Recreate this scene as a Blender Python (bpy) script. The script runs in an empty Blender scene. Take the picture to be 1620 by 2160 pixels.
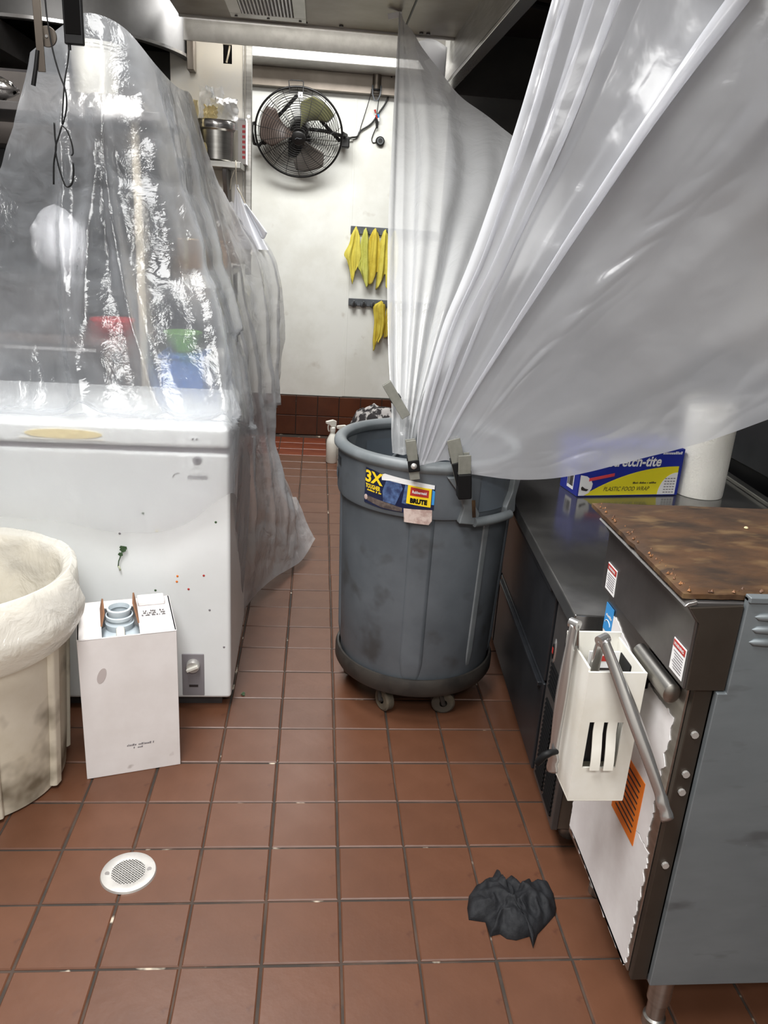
import bpy, bmesh, math, random
from mathutils import Vector, Matrix, noise
from math import sin, cos, pi, radians as R_

random.seed(7)
SC = bpy.context.scene
COL = SC.collection

# ------------------------------------------------------------------ camera
cam_d = bpy.data.cameras.new('camera')
cam_d.sensor_fit = 'VERTICAL'; cam_d.sensor_height = 36.0; cam_d.lens = 27.5816
cam_d.clip_start = 0.05
cam = bpy.data.objects.new('camera', cam_d); COL.objects.link(cam)
_r, _u, _f = (0.995215, -0.076342, 0.060984), (-0.032091, 0.334131, 0.94198), (0.092289, 0.93943, -0.330082)
cam.matrix_world = Matrix(((_r[0], _u[0], -_f[0], 0), (_r[1], _u[1], -_f[1], 0), (_r[2], _u[2], -_f[2], 1.37171), (0, 0, 0, 1)))
SC.camera = cam

# ------------------------------------------------------------------ world, lights, exposure
wd = bpy.data.worlds.new('world'); SC.world = wd; wd.use_nodes = True
wd.node_tree.nodes['Background'].inputs[0].default_value = (.8, .85, .9, 1)
wd.node_tree.nodes['Background'].inputs[1].default_value = 0.15

def area_light(name, loc, sx, sy, power, rot=(0, 0, 0), color=(1, .995, .98)):
    d = bpy.data.lights.new(name, 'AREA'); d.shape = 'RECTANGLE'; d.size = sx; d.size_y = sy
    d.energy = power; d.color = color
    o = bpy.data.objects.new(name, d); o.location = loc; o.rotation_euler = rot; COL.objects.link(o)
    return o
area_light('ceiling_lamp_near', (-.50, .55, 2.57), .6, 1.2, 44)
area_light('ceiling_lamp_middle', (-.45, 2.15, 2.57), .6, 1.1, 30)
area_light('ceiling_lamp_far', (.0, 4.40, 2.58), 1.2, .5, 42)
area_light('fill_light_behind', (.3, -1.0, 2.57), 1.2, .6, 42)  # unseen fill light, added to brighten surfaces that face the camera
SC.view_settings.view_transform = 'Standard'; SC.view_settings.look = 'None'
SC.view_settings.gamma = 1.0; SC.view_settings.use_curve_mapping = False
SC.view_settings.exposure = 0.55

# ------------------------------------------------------------------ materials
def lin(c):
    def f(v):
        v /= 255.0
        return v / 12.92 if v <= .04045 else ((v + .055) / 1.055) ** 2.4
    return (f(c[0]), f(c[1]), f(c[2]), 1)

class NT:
    def __init__(s, m):
        m.use_nodes = True; s.t = m.node_tree; s.N = s.t.nodes
        s.out = s.N['Material Output']; s.p = s.N['Principled BSDF']
    def n(s, typ, **k):
        o = s.N.new(typ)
        for a, v in k.items():
            if a.startswith('i_'):
                key = a[2:].replace('_', ' ')
                key = int(key) if key.isdigit() else key
                o.inputs[key].default_value = v
            else: setattr(o, a, v)
        return o
    def l(s, a, b): s.t.links.new(a, b)

def mat(name, c, rough=.5, metal=0.0, c2=None, scale=8.0, lo=.4, hi=.6, detail=6, bump=0.0, bscale=60.0, stretch=None,
        spec=None, coat=0.0, c3=None, scale3=40, lo3=.6, hi3=.7, rvar=0.0, vary=0.0, sss=0.0):
    m = bpy.data.materials.new(name); t = NT(m); p = t.p
    p.inputs['Base Color'].default_value = lin(c); p.inputs['Roughness'].default_value = rough
    p.inputs['Metallic'].default_value = metal
    if spec is not None: p.inputs['Specular IOR Level'].default_value = spec
    if coat: p.inputs['Coat Weight'].default_value = coat; p.inputs['Coat Roughness'].default_value = .15
    tc = t.n('ShaderNodeTexCoord'); vec = tc.outputs['Object']
    if stretch:
        mp = t.n('ShaderNodeMapping'); mp.inputs['Scale'].default_value = stretch; t.l(vec, mp.inputs['Vector']); vec = mp.outputs['Vector']
    col = None
    if c2 is not None:
        nz = t.n('ShaderNodeTexNoise', i_Scale=scale, i_Detail=detail, i_Roughness=.6); t.l(vec, nz.inputs['Vector'])
        mr = t.n('ShaderNodeMapRange'); mr.inputs['From Min'].default_value = lo; mr.inputs['From Max'].default_value = hi
        t.l(nz.outputs['Fac'], mr.inputs['Value'])
        mx = t.n('ShaderNodeMixRGB'); mx.inputs['Color1'].default_value = lin(c); mx.inputs['Color2'].default_value = lin(c2)
        t.l(mr.outputs['Result'], mx.inputs['Fac']); col = mx.outputs['Color']
        if rvar:
            m2 = t.n('ShaderNodeMapRange'); m2.inputs['To Min'].default_value = rough; m2.inputs['To Max'].default_value = rough + rvar
            t.l(nz.outputs['Fac'], m2.inputs['Value']); t.l(m2.outputs['Result'], p.inputs['Roughness'])
    if c3 is not None:
        nz = t.n('ShaderNodeTexNoise', i_Scale=scale3, i_Detail=3); t.l(vec, nz.inputs['Vector'])
        mr = t.n('ShaderNodeMapRange'); mr.inputs['From Min'].default_value = lo3; mr.inputs['From Max'].default_value = hi3
        t.l(nz.outputs['Fac'], mr.inputs['Value'])
        mx = t.n('ShaderNodeMixRGB'); mx.inputs['Color2'].default_value = lin(c3)
        if col: t.l(col, mx.inputs['Color1'])
        else: mx.inputs['Color1'].default_value = lin(c)
        t.l(mr.outputs['Result'], mx.inputs['Fac']); col = mx.outputs['Color']
    if vary:
        oi = t.n('ShaderNodeObjectInfo'); mr = t.n('ShaderNodeMapRange')
        mr.inputs['To Min'].default_value = 1 - vary; mr.inputs['To Max'].default_value = 1 + vary
        t.l(oi.outputs['Random'], mr.inputs['Value'])
        hs = t.n('ShaderNodeHueSaturation'); t.l(mr.outputs['Result'], hs.inputs['Value'])
        if col: t.l(col, hs.inputs['Color'])
        else: hs.inputs['Color'].default_value = lin(c)
        col = hs.outputs['Color']
    if col: t.l(col, p.inputs['Base Color'])
    if bump:
        nb = t.n('ShaderNodeTexNoise', i_Scale=bscale, i_Detail=4); t.l(vec, nb.inputs['Vector'])
        b = t.n('ShaderNodeBump'); b.inputs['Strength'].default_value = bump; b.inputs['Distance'].default_value = .004
        t.l(nb.outputs['Fac'], b.inputs['Height']); t.l(b.outputs['Normal'], p.inputs['Normal'])
    return m

def film(name, body, tint=(250, 250, 250), bodycol=(235, 236, 238), gloss_rough=.12, bump=.25, bscale=14, edge=.5, trans=.5, refl=.45, blur=0.0):
    """thin translucent polythene: see-through part + milky part + gloss"""
    m = bpy.data.materials.new(name); t = NT(m); t.N.remove(t.p)
    tc = t.n('ShaderNodeTexCoord')
    nb = t.n('ShaderNodeTexNoise', i_Scale=bscale, i_Detail=5, i_Roughness=.55, i_Distortion=.6); t.l(tc.outputs['Object'], nb.inputs['Vector'])
    bp = t.n('ShaderNodeBump'); bp.inputs['Strength'].default_value = bump; bp.inputs['Distance'].default_value = .03
    t.l(nb.outputs['Fac'], bp.inputs['Height'])
    tr = t.n('ShaderNodeBsdfTransparent'); tr.inputs['Color'].default_value = lin(tint)
    if blur:
        rf = t.n('ShaderNodeBsdfRefraction'); rf.inputs['Color'].default_value = lin(tint); rf.inputs['Roughness'].default_value = .55; rf.inputs['IOR'].default_value = 1.12
        mb_ = t.n('ShaderNodeMixShader'); mb_.inputs[0].default_value = blur; t.l(tr.outputs[0], mb_.inputs[1]); t.l(rf.outputs[0], mb_.inputs[2]); tr = mb_
    di = t.n('ShaderNodeBsdfDiffuse'); di.inputs['Color'].default_value = lin(bodycol)
    tl = t.n('ShaderNodeBsdfTranslucent'); tl.inputs['Color'].default_value = lin(bodycol)
    t.l(bp.outputs['Normal'], di.inputs['Normal'])
    m1 = t.n('ShaderNodeMixShader'); m1.inputs[0].default_value = trans; t.l(di.outputs[0], m1.inputs[1]); t.l(tl.outputs[0], m1.inputs[2])
    lw = t.n('ShaderNodeLayerWeight'); lw.inputs['Blend'].default_value = .35
    ma = t.n('ShaderNodeMath', operation='MULTIPLY_ADD'); ma.inputs[1].default_value = edge; ma.inputs[2].default_value = body; ma.use_clamp = True
    t.l(lw.outputs['Facing'], ma.inputs[0])
    nz = t.n('ShaderNodeTexNoise', i_Scale=3.5, i_Detail=3); t.l(tc.outputs['Object'], nz.inputs['Vector'])
    mv = t.n('ShaderNodeMapRange'); mv.inputs['To Min'].default_value = .75; mv.inputs['To Max'].default_value = 1.25; t.l(nz.outputs['Fac'], mv.inputs['Value'])
    mm = t.n('ShaderNodeMath', operation='MULTIPLY'); mm.use_clamp = True; t.l(ma.outputs[0], mm.inputs[0]); t.l(mv.outputs[0], mm.inputs[1])
    m2 = t.n('ShaderNodeMixShader'); t.l(mm.outputs[0], m2.inputs[0]); t.l(tr.outputs[0], m2.inputs[1]); t.l(m1.outputs[0], m2.inputs[2])
    gl = t.n('ShaderNodeBsdfGlossy'); gl.inputs['Roughness'].default_value = gloss_rough; t.l(bp.outputs['Normal'], gl.inputs['Normal'])
    l2 = t.n('ShaderNodeLayerWeight'); l2.inputs['Blend'].default_value = .5; t.l(bp.outputs['Normal'], l2.inputs['Normal'])
    fr = t.n('ShaderNodeMath', operation='POWER'); fr.inputs[1].default_value = 3.0; t.l(l2.outputs['Facing'], fr.inputs[0])
    f2 = t.n('ShaderNodeMath', operation='MULTIPLY_ADD'); f2.inputs[1].default_value = refl; f2.inputs[2].default_value = .035; f2.use_clamp = True; t.l(fr.outputs[0], f2.inputs[0])
    m3 = t.n('ShaderNodeMixShader'); t.l(f2.outputs[0], m3.inputs[0]); t.l(m2.outputs[0], m3.inputs[1]); t.l(gl.outputs[0], m3.inputs[2])
    t.l(m3.outputs[0], t.out.inputs['Surface'])
    return m

M = {}
M['wall_panel'] = mat('wall_panel', (226, 227, 221), .35, c2=(214, 214, 206), scale=3, bump=.06, bscale=120, c3=(196, 192, 182), scale3=9, lo3=.66, hi3=.8)
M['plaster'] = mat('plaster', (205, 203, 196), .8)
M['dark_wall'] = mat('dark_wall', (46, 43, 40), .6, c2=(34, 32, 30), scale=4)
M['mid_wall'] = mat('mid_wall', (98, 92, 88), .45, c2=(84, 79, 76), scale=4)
M['tile'] = mat('tile', (100, 65, 47), .33, c2=(91, 57, 39), scale=9, lo=.35, hi=.7, bump=.10, bscale=45, c3=(84, 52, 38), scale3=22, lo3=.66, hi3=.76, rvar=.12, vary=.07)
M['tile_red'] = mat('tile_red', (104, 48, 28), .4, c2=(118, 58, 34), scale=7, bump=.1, bscale=40, vary=.06)
M['tile_base'] = mat('tile_base', (82, 44, 26), .35, c2=(72, 37, 21), scale=7, bump=.08, bscale=40, vary=.08)
M['grout'] = mat('grout', (52, 44, 38), .8, c2=(74, 58, 48), scale=7, lo=.45, hi=.6, c3=(196, 184, 166), scale3=15, lo3=.64, hi3=.70)
M['steel'] = mat('steel', (176, 174, 170), .30, 1.0, c2=(160, 158, 153), scale=5, stretch=(1, 1, 12), bump=.03, bscale=30, rvar=.1)
M['steel_pale'] = mat('steel_pale', (216, 213, 207), .42, .45, c2=(224, 218, 206), scale=4, bump=.05, bscale=12, rvar=.15)
M['steel_bronze'] = mat('steel_bronze', (84, 77, 70), .4, .7, c2=(72, 65, 58), scale=3, bump=.03, bscale=20, rvar=.1)
M['steel_matte'] = mat('steel_matte', (120, 119, 118), .5, .8, c2=(104, 103, 102), scale=3, bump=.03, bscale=14, rvar=.12)
M['smudge'] = mat('smudge', (190, 180, 178), .8)
M['steel_dark'] = mat('steel_dark', (112, 109, 108), .36, .75, c2=(96, 93, 92), scale=5, bump=.03, bscale=25, rvar=.14)
M['steel_brown'] = mat('steel_brown', (132, 124, 115), .38, .8, c2=(116, 108, 99), scale=3, bump=.03, bscale=20, rvar=.1)
M['galv'] = mat('galv', (128, 135, 139), .5, .4, c2=(112, 119, 123), scale=2.5, stretch=(1, 1, 3), lo=.35, hi=.7, bump=.03, bscale=15, c3=(98, 102, 105), scale3=9, lo3=.6, hi3=.75)
M['chrome'] = mat('chrome', (196, 195, 194), .22, .85)
M['worktop'] = mat('worktop', (136, 135, 133), .11, .8, c2=(116, 115, 114), scale=6, bump=.015, bscale=20, rvar=.1)
M['black_panel'] = mat('black_panel', (40, 42, 46), .35, .4, c2=(52, 54, 58), scale=4, c3=(140, 140, 138), scale3=60, lo3=.78, hi3=.8)
M['black'] = mat('black', (17, 17, 18), .5, spec=.2)
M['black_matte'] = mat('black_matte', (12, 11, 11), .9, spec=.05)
M['white_enamel'] = mat('white_enamel', (232, 235, 236), .28, c2=(226, 229, 229), scale=2.5, bump=.02, bscale=6, c3=(176, 168, 150), scale3=26, lo3=.74, hi3=.8)
M['white_plastic'] = mat('white_plastic', (232, 230, 222), .4, c2=(222, 218, 206), scale=6)
M['grey_plastic'] = mat('grey_plastic', (96, 102, 108), .48, c2=(84, 90, 96), scale=4, c3=(70, 72, 74), scale3=9, lo3=.58, hi3=.72, bump=.04, bscale=50)
M['grey_rim'] = mat('grey_rim', (118, 123, 126), .45, c2=(104, 110, 113), scale=8, bump=.04, bscale=60)
M['grey_in'] = mat('grey_in', (84, 92, 100), .5)
M['dolly'] = mat('dolly', (36, 34, 32), .55, c2=(54, 50, 46), scale=10, bump=.05)
M['rubber'] = mat('rubber', (98, 90, 76), .7, c2=(70, 64, 56), scale=14)
M['card'] = mat('card', (232, 228, 227), .75, c2=(224, 219, 217), scale=5, c3=(168, 158, 154), scale3=15, lo3=.70, hi3=.82, bump=.03, bscale=50)
M['card_brown'] = mat('card_brown', (122, 84, 58), .85)
M['jug'] = mat('jug', (206, 216, 222), .3, c2=(190, 202, 210), scale=10)
M['bin'] = mat('bin', (226, 219, 202), .5, c2=(208, 199, 178), scale=5, lo=.4, hi=.7, c3=(122, 112, 94), scale3=8, lo3=.53, hi3=.72)
M['yellow'] = mat('yellow_cloth', (216, 204, 92), .9, c2=(206, 192, 78), scale=20, bump=.25, bscale=180)
M['yellow_green'] = mat('yellow_green_cloth', (200, 200, 104), .9, c2=(190, 190, 90), scale=20, bump=.25, bscale=180)
M['yellow_gold'] = mat('yellow_gold_cloth', (208, 190, 74), .9, c2=(196, 174, 58), scale=20, bump=.25, bscale=180)
M['rail'] = mat('rail', (92, 96, 100), .5, c2=(76, 79, 82), scale=14)
M['char'] = mat('char', (84, 58, 36), .42, c2=(46, 33, 23), scale=9, lo=.38, hi=.66, detail=9, stretch=(1, 2.2, 1), bump=.35, bscale=50, c3=(112, 88, 58), scale3=14, lo3=.55, hi3=.75, rvar=.3)
M['char_edge'] = mat('char_edge', (150, 98, 50), .5, c2=(80, 48, 26), scale=30, lo=.4, hi=.6, bump=.4, bscale=90)
M['paper_torn'] = mat('paper_torn', (232, 230, 230), .8, c2=(222, 218, 218), scale=7, bump=.12, bscale=30, c3=(120, 116, 112), scale3=30, lo3=.76, hi3=.80)
M['orange'] = mat('orange_label', (226, 120, 34), .55)
M['ink'] = mat('ink', (48, 40, 40), .6)
M['ink_grey'] = mat('ink_grey', (132, 128, 132), .6)
M['red'] = mat('red_print', (176, 46, 40), .5)
M['pink_red'] = mat('pink_red', (214, 70, 76), .5)
M['blue_label'] = mat('blue_label', (58, 146, 214), .45)
M['white_paper'] = mat('white_paper', (238, 238, 238), .7)
M['navy'] = mat('navy', (18, 28, 62), .4)
M['box_blue'] = mat('box_blue', (28, 44, 148), .4)
M['box_yellow'] = mat('box_yellow', (234, 220, 40), .45)
M['sticker_yellow'] = mat('sticker_yellow', (246, 212, 36), .45)
M['sticker_blue'] = mat('sticker_blue', (86, 112, 158), .45, c2=(48, 62, 100), scale=40)
M['sticker_pale'] = mat('sticker_pale', (206, 188, 180), .7, c2=(176, 150, 142), scale=60)
M['sticker_brown'] = mat('sticker_brown', (110, 98, 92), .6, c2=(70, 60, 58), scale=40)
M['fan_black'] = mat('fan_black', (20, 19, 19), .4)
M['fan_blade'] = mat('fan_blade', (84, 72, 66), .45, c2=(74, 62, 56), scale=12)
M['fan_blade_grey'] = mat('fan_blade_grey', (120, 114, 108), .45)
M['fan_blade_green'] = mat('fan_blade_green', (116, 116, 84), .45)
M['rag'] = mat('rag', (26, 27, 30), .7, c2=(38, 39, 42), scale=30, bump=.3, bscale=120, spec=.25)
M['rag_mixed'] = mat('rag_mixed', (40, 36, 38), .9, c2=(176, 172, 170), scale=16, lo=.5, hi=.56)
M['aluminium'] = mat('aluminium', (212, 210, 206), .42, .6, c2=(200, 198, 194), scale=20)
M['foil'] = mat('foil', (206, 204, 202), .22, 1.0, bump=.8, bscale=45)
M['paper_roll'] = mat('paper_roll', (240, 238, 230), .95, bump=.35, bscale=130)
M['clip'] = mat('clip', (132, 132, 124), .5, c2=(116, 116, 108), scale=20)
M['tub'] = mat('tub', (236, 234, 224), .5)
M['green'] = mat('green_plastic', (104, 168, 62), .4)
M['bowl_red'] = mat('red_plastic', (196, 34, 44), .4)
M['bin_blue'] = mat('blue_plastic', (54, 104, 176), .45)
M['dark_blue'] = mat('dark_blue_plastic', (46, 52, 84), .45)
M['tan'] = mat('tan_card', (190, 150, 112), .85)
M['dark_box'] = mat('dark_box', (62, 58, 58), .6, c2=(48, 45, 46), scale=6)
M['brown_box'] = mat('brown_box', (92, 76, 68), .6, c2=(76, 62, 56), scale=6)
M['herb'] = mat('herb', (58, 84, 52), .7)
M['herb_stem'] = mat('herb_stem', (190, 196, 170), .7)
M['cord_white'] = mat('cord_white', (214, 204, 184), .8)
M['white_bag'] = mat('white_bag', (238, 240, 246), .45, bump=.4, bscale=25)
M['greasy_paper'] = mat('greasy_paper', (224, 208, 160), .7)
M['film_clear'] = film('film_clear', .12, bump=.4, bscale=11, edge=.5, gloss_rough=.1, trans=.45, refl=.4, bodycol=(224, 228, 234), blur=.5)
M['film_rear'] = film('film_rear', .27, bump=.5, bscale=10, edge=.5, gloss_rough=.14, trans=.45, refl=.5, bodycol=(226, 228, 232), blur=.4)
M['film_mid'] = film('film_mid', .46, bump=.25, bscale=8, edge=.65, gloss_rough=.14, trans=.35, refl=.6, bodycol=(238, 240, 242), blur=.5)
M['film_milky'] = film('film_milky', .43, bump=.12, bscale=4, edge=.6, gloss_rough=.2, trans=.3, bodycol=(240, 242, 248), refl=.3, blur=.9)
M['film_bag'] = film('film_bag', .72, bump=.5, bscale=12, edge=.3, gloss_rough=.15, trans=.5, bodycol=(248, 246, 240))

# ------------------------------------------------------------------ builders
WM = {}
class MB:
    def __init__(s): s.v = []; s.f = []
    def add(s, vs, fs):
        b = len(s.v); s.v += [Vector(v) for v in vs]; s.f += [tuple(i + b for i in q) for q in fs]; return s
    def box(s, x0, x1, y0, y1, z0, z1, m=None):
        vs = [Vector((x, y, z)) for z in (z0, z1) for y in (y0, y1) for x in (x0, x1)]
        if m is not None: vs = [m @ v for v in vs]
        return s.add(vs, [(0, 2, 3, 1), (4, 5, 7, 6), (0, 1, 5, 4), (2, 6, 7, 3), (0, 4, 6, 2), (1, 3, 7, 5)])
    def cyl(s, p0, p1, r, r2=None, n=16, cap=True):
        p0, p1 = Vector(p0), Vector(p1); r2 = r if r2 is None else r2
        d = (p1 - p0).normalized(); a = d.orthogonal().normalized(); b = d.cross(a)
        vs = [p0 + (a * cos(2 * pi * i / n) + b * sin(2 * pi * i / n)) * r for i in range(n)] + \
             [p1 + (a * cos(2 * pi * i / n) + b * sin(2 * pi * i / n)) * r2 for i in range(n)]
        fs = [(i, (i + 1) % n, n + (i + 1) % n, n + i) for i in range(n)]
        if cap: fs += [tuple(range(n - 1, -1, -1)), tuple(range(n, 2 * n))]
        return s.add(vs, fs)
    def lathe(s, prof, n=48, c=(0, 0, 0), a0=0.0, a1=2 * pi, m=None, cap=False):
        full = abs(a1 - a0 - 2 * pi) < 1e-6; k = n if full else n + 1
        vs = []
        for r, z in prof:
            for i in range(k):
                a = a0 + (a1 - a0) * i / n
                vs.append(Vector((c[0] + r * cos(a), c[1] + r * sin(a), c[2] + z)))
        if m is not None: vs = [m @ v for v in vs]
        fs = []
        for j in range(len(prof) - 1):
            for i in range(n):
                i2 = (i + 1) % k
                fs.append((j * k + i, j * k + i2, (j + 1) * k + i2, (j + 1) * k + i))
        if cap and full:
            fs.append(tuple(range(k - 1, -1, -1))); fs.append(tuple((len(prof) - 1) * k + i for i in range(k)))
        return s.add(vs, fs)
    def tube(s, pts, r, n=8, closed=False):
        pts = [Vector(p) for p in pts]; k = len(pts); vs = []; fs = []; up = None
        for i, p in enumerate(pts):
            a = pts[(i - 1) % k] if (closed or i > 0) else p; b = pts[(i + 1) % k] if (closed or i < k - 1) else p
            d = (b - a).normalized()
            if up is None: up = d.orthogonal().normalized()
            up = (up - d * up.dot(d)).normalized(); w = d.cross(up)
            rr = r[i] if isinstance(r, (list, tuple)) else r
            vs += [p + (up * cos(2 * pi * j / n) + w * sin(2 * pi * j / n)) * rr for j in range(n)]
        for i in range(k if closed else k - 1):
            i2 = (i + 1) % k
            fs += [(i * n + j, i * n + (j + 1) % n, i2 * n + (j + 1) % n, i2 * n + j) for j in range(n)]
        if not closed: fs += [tuple(range(n - 1, -1, -1)), tuple((k - 1) * n + j for j in range(n))]
        return s.add(vs, fs)
    def grid(s, fn, nu, nv):
        vs = [fn(i / nu, j / nv) for j in range(nv + 1) for i in range(nu + 1)]
        return s.add(vs, [(j * (nu + 1) + i, j * (nu + 1) + i + 1, (j + 1) * (nu + 1) + i + 1, (j + 1) * (nu + 1) + i) for j in range(nv) for i in range(nu)])
    def prism(s, poly, axis, a, b):
        """poly of 2D points extruded along axis 'x','y' or 'z' from a to b"""
        def P(q, t):
            return {'x': (t, q[0], q[1]), 'y': (q[0], t, q[1]), 'z': (q[0], q[1], t)}[axis]
        n = len(poly); vs = [P(q, a) for q in poly] + [P(q, b) for q in poly]
        return s.add(vs, [tuple(range(n - 1, -1, -1)), tuple(range(n, 2 * n))] + [(i, (i + 1) % n, n + (i + 1) % n, n + i) for i in range(n)])
    def build(s, name, m, parent=None, world=False, smooth=None, bevel=0.0, solid=0.0, segs=2, sub=0, kind=None, label=None):
        vs = s.v
        if world and parent is not None:
            inv = WM[parent.name].inverted(); vs = [inv @ v for v in vs]
        me = bpy.data.meshes.new(name); me.from_pydata([tuple(v) for v in vs], [], s.f); me.update()
        bm = bmesh.new(); bm.from_mesh(me); bmesh.ops.recalc_face_normals(bm, faces=bm.faces); bm.to_mesh(me); bm.free()
        me.materials.append(M[m] if isinstance(m, str) else m)
        if smooth is not None:
            for p in me.polygons: p.use_smooth = True
            if smooth < 180: me.set_sharp_from_angle(angle=R_(smooth))
        o = bpy.data.objects.new(name, me); COL.objects.link(o)
        if parent is not None: o.parent = parent; WM[o.name] = WM[parent.name]
        else: WM[o.name] = Matrix.Identity(4)
        if bevel:
            b = o.modifiers.new('bevel', 'BEVEL'); b.width = bevel; b.segments = segs; b.limit_method = 'ANGLE'; b.angle_limit = R_(40)
            if smooth is None:
                for p in me.polygons: p.use_smooth = True
                b.harden_normals = True
        if solid:
            q = o.modifiers.new('solid', 'SOLIDIFY'); q.thickness = solid; q.offset = 0
        if sub:
            q = o.modifiers.new('sub', 'SUBSURF'); q.levels = sub; q.render_levels = sub
        if kind: o['kind'] = kind
        if label: o['label'] = label
        return o

def thing(name, label, cat, loc=(0, 0, 0), rz=0.0, group=None, mtx=None):
    o = bpy.data.objects.new(name, None); COL.objects.link(o); o.empty_display_size = .05
    mw = mtx if mtx is not None else Matrix.Translation(loc) @ Matrix.Rotation(rz, 4, 'Z')
    o.matrix_world = mw; WM[o.name] = mw
    o['label'] = label; o['category'] = cat
    if group: o['group'] = group
    return o
def tag(o, label, cat, group=None):
    o['label'] = label; o['category'] = cat
    if group: o['group'] = group
    return o
def struct(o): o['kind'] = 'structure'; return o

def text(name, body, size, m, parent, fn, bold=.0, shear=0.0, sx=1.0, spacing=1.0, label=None):
    """flat lettering as mesh; fn maps (x, y) on the print to a 3D point in the parent's space"""
    cu = bpy.data.curves.new(name, 'FONT'); cu.body = body; cu.size = size; cu.offset = bold; cu.shear = shear
    cu.space_character = spacing; cu.align_x = 'CENTER'; cu.align_y = 'CENTER'; cu.resolution_u = 3
    t = bpy.data.objects.new(name + '_tmp', cu); COL.objects.link(t)
    dg = bpy.context.evaluated_depsgraph_get(); me = bpy.data.meshes.new_from_object(t.evaluated_get(dg))
    bpy.data.objects.remove(t); bpy.data.curves.remove(cu)
    for v in me.vertices: v.co = fn(v.co.x * sx, v.co.y)
    me.name = name; me.materials.clear(); me.materials.append(M[m])
    o = bpy.data.objects.new(name, me); COL.objects.link(o)
    o.parent = parent; WM[o.name] = WM[parent.name]
    return o

def fine_print(name, width, h, m, parent, fn, seed=1):
    """print too small to read: a row of short uneven strokes"""
    rn = random.Random(seed); mb = MB(); x = -width / 2
    while x < width / 2:
        w = h * rn.uniform(.25, .7)
        if rn.random() < .85:
            t = h * rn.choice((.7, .7, 1.0)); sl = .15 * h
            mb.add([fn(x, -h / 2), fn(x + w, -h / 2), fn(x + w + sl, -h / 2 + t), fn(x + sl, -h / 2 + t)], [(0, 1, 2, 3)])
        x += w + h * rn.uniform(.12, .2)
    return mb.build(name, m, parent)

def crom(P, t):
    n = len(P) - 1; x = min(max(t, 0), 1) * n; i = min(int(x), n - 1); f = x - i
    p1, p2 = P[i], P[i + 1]; p0 = P[i - 1] if i > 0 else p1 * 2 - p2; p3 = P[i + 2] if i + 2 <= n else p2 * 2 - p1
    return .5 * ((2 * p1) + (p2 - p0) * f + (2 * p0 - 5 * p1 + 4 * p2 - p3) * f * f + (3 * p1 - p0 - 3 * p2 + p3) * f * f * f)

def sheet(name, guides, nu, nv, m, disp, umap=lambda u, v: u):
    """cloth or film through real 3D guide lines; disp(u, v, p) is metres along the surface normal"""
    G = [[Vector(p) for p in g] for g in guides]
    rows = []
    for j in range(nv + 1):
        v = j / nv; rows.append([crom(g, v) for g in G])
    P = [[crom(rows[j], umap(i / nu, j / nv)) for i in range(nu + 1)] for j in range(nv + 1)]
    B = [[crom(rows[j], i / nu) for i in range(nu + 1)] for j in range(nv + 1)]
    out = []
    for j in range(nv + 1):
        for i in range(nu + 1):
            du = B[j][min(i + 1, nu)] - B[j][max(i - 1, 0)]; dv = B[min(j + 1, nv)][i] - B[max(j - 1, 0)][i]
            n = du.cross(dv)
            n = n.normalized() if n.length > 1e-9 else Vector((0, -1, 0))
            if n.y > 0: n = -n
            out.append(P[j][i] + n * disp(i / nu, j / nv, P[j][i]))
    mb = MB(); mb.add(out, [(j * (nu + 1) + i, j * (nu + 1) + i + 1, (j + 1) * (nu + 1) + i + 1, (j + 1) * (nu + 1) + i) for j in range(nv) for i in range(nu)])
    return mb.build(name, m, smooth=180)

def fbm(p, s, o=4): return noise.fractal(Vector(p) * s, 1.0, 2.0, o)

# ================================================================== the setting
YB = 5.54
fl = struct(MB().box(-1.6, 1.6, -2.0, YB + .02, -.05, -.0035).build('floor', 'grout'))
# quarry tiles: each one an object, the rows that hide under the equipment joined
TX, TY, TP, TW = .08797, 1.17727, .158, .0763
def tile_mesh(name, m, w, h, bev=.0025, d=.01):
    mb = MB(); a, b = w, w - bev
    vs = [(x * a, y * a, -d) for x, y in ((-1, -1), (1, -1), (1, 1), (-1, 1))] + [(x * a, y * a, h - bev) for x, y in ((-1, -1), (1, -1), (1, 1), (-1, 1))] + [(x * b, y * b, h) for x, y in ((-1, -1), (1, -1), (1, 1), (-1, 1))]
    fs = [(4 + i, 4 + (i + 1) % 4, 8 + (i + 1) % 4, 8 + i) for i in range(4)] + [(i, (i + 1) % 4, 4 + (i + 1) % 4, 4 + i) for i in range(4)] + [(8, 9, 10, 11)]
    return vs, fs
tv, tf = tile_mesh('t', None, TW, 0.0)
tme = bpy.data.meshes.new('tile'); tme.from_pydata(tv, [], tf); tme.materials.append(M['tile'])
tmr = bpy.data.meshes.new('tile_red'); tmr.from_pydata(tv, [], tf); tmr.materials.append(M['tile_red'])
rest = MB(); restr = MB()
for j in range(-20, 28):
    for i in range(-11, 10):
        cx, cy = TX + (i + .5) * TP, TY + (j + .5) * TP
        if cx < -1.52 or cx > 1.52 or cy < -1.92 or cy > YB - .05: continue
        red = cy > 5.03
        seen = (.98 < cy < 2.05 and -1.0 < cx < .66) or (2.05 <= cy and -.36 < cx < (.66 if cy < 3 else .5))
        tilt = (random.uniform(-.0012, .0012), random.uniform(-.0012, .0012))
        if seen:
            o = bpy.data.objects.new('tile', tmr if red else tme); COL.objects.link(o); o.parent = fl
            o.location = (cx + random.uniform(-.001, .001), cy + random.uniform(-.001, .001), random.uniform(-.0006, .0002)); o.rotation_euler = (tilt[0] * 2, tilt[1] * 2, random.uniform(-.004, .004))
        else:
            (restr if red else rest).add([(x + cx, y + cy, z) for x, y, z in tv], tf)
rest.build('floor_tiles', 'tile', fl, kind='stuff')
if restr.v: restr.build('red_floor_tiles', 'tile_red', fl, kind='stuff')

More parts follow.
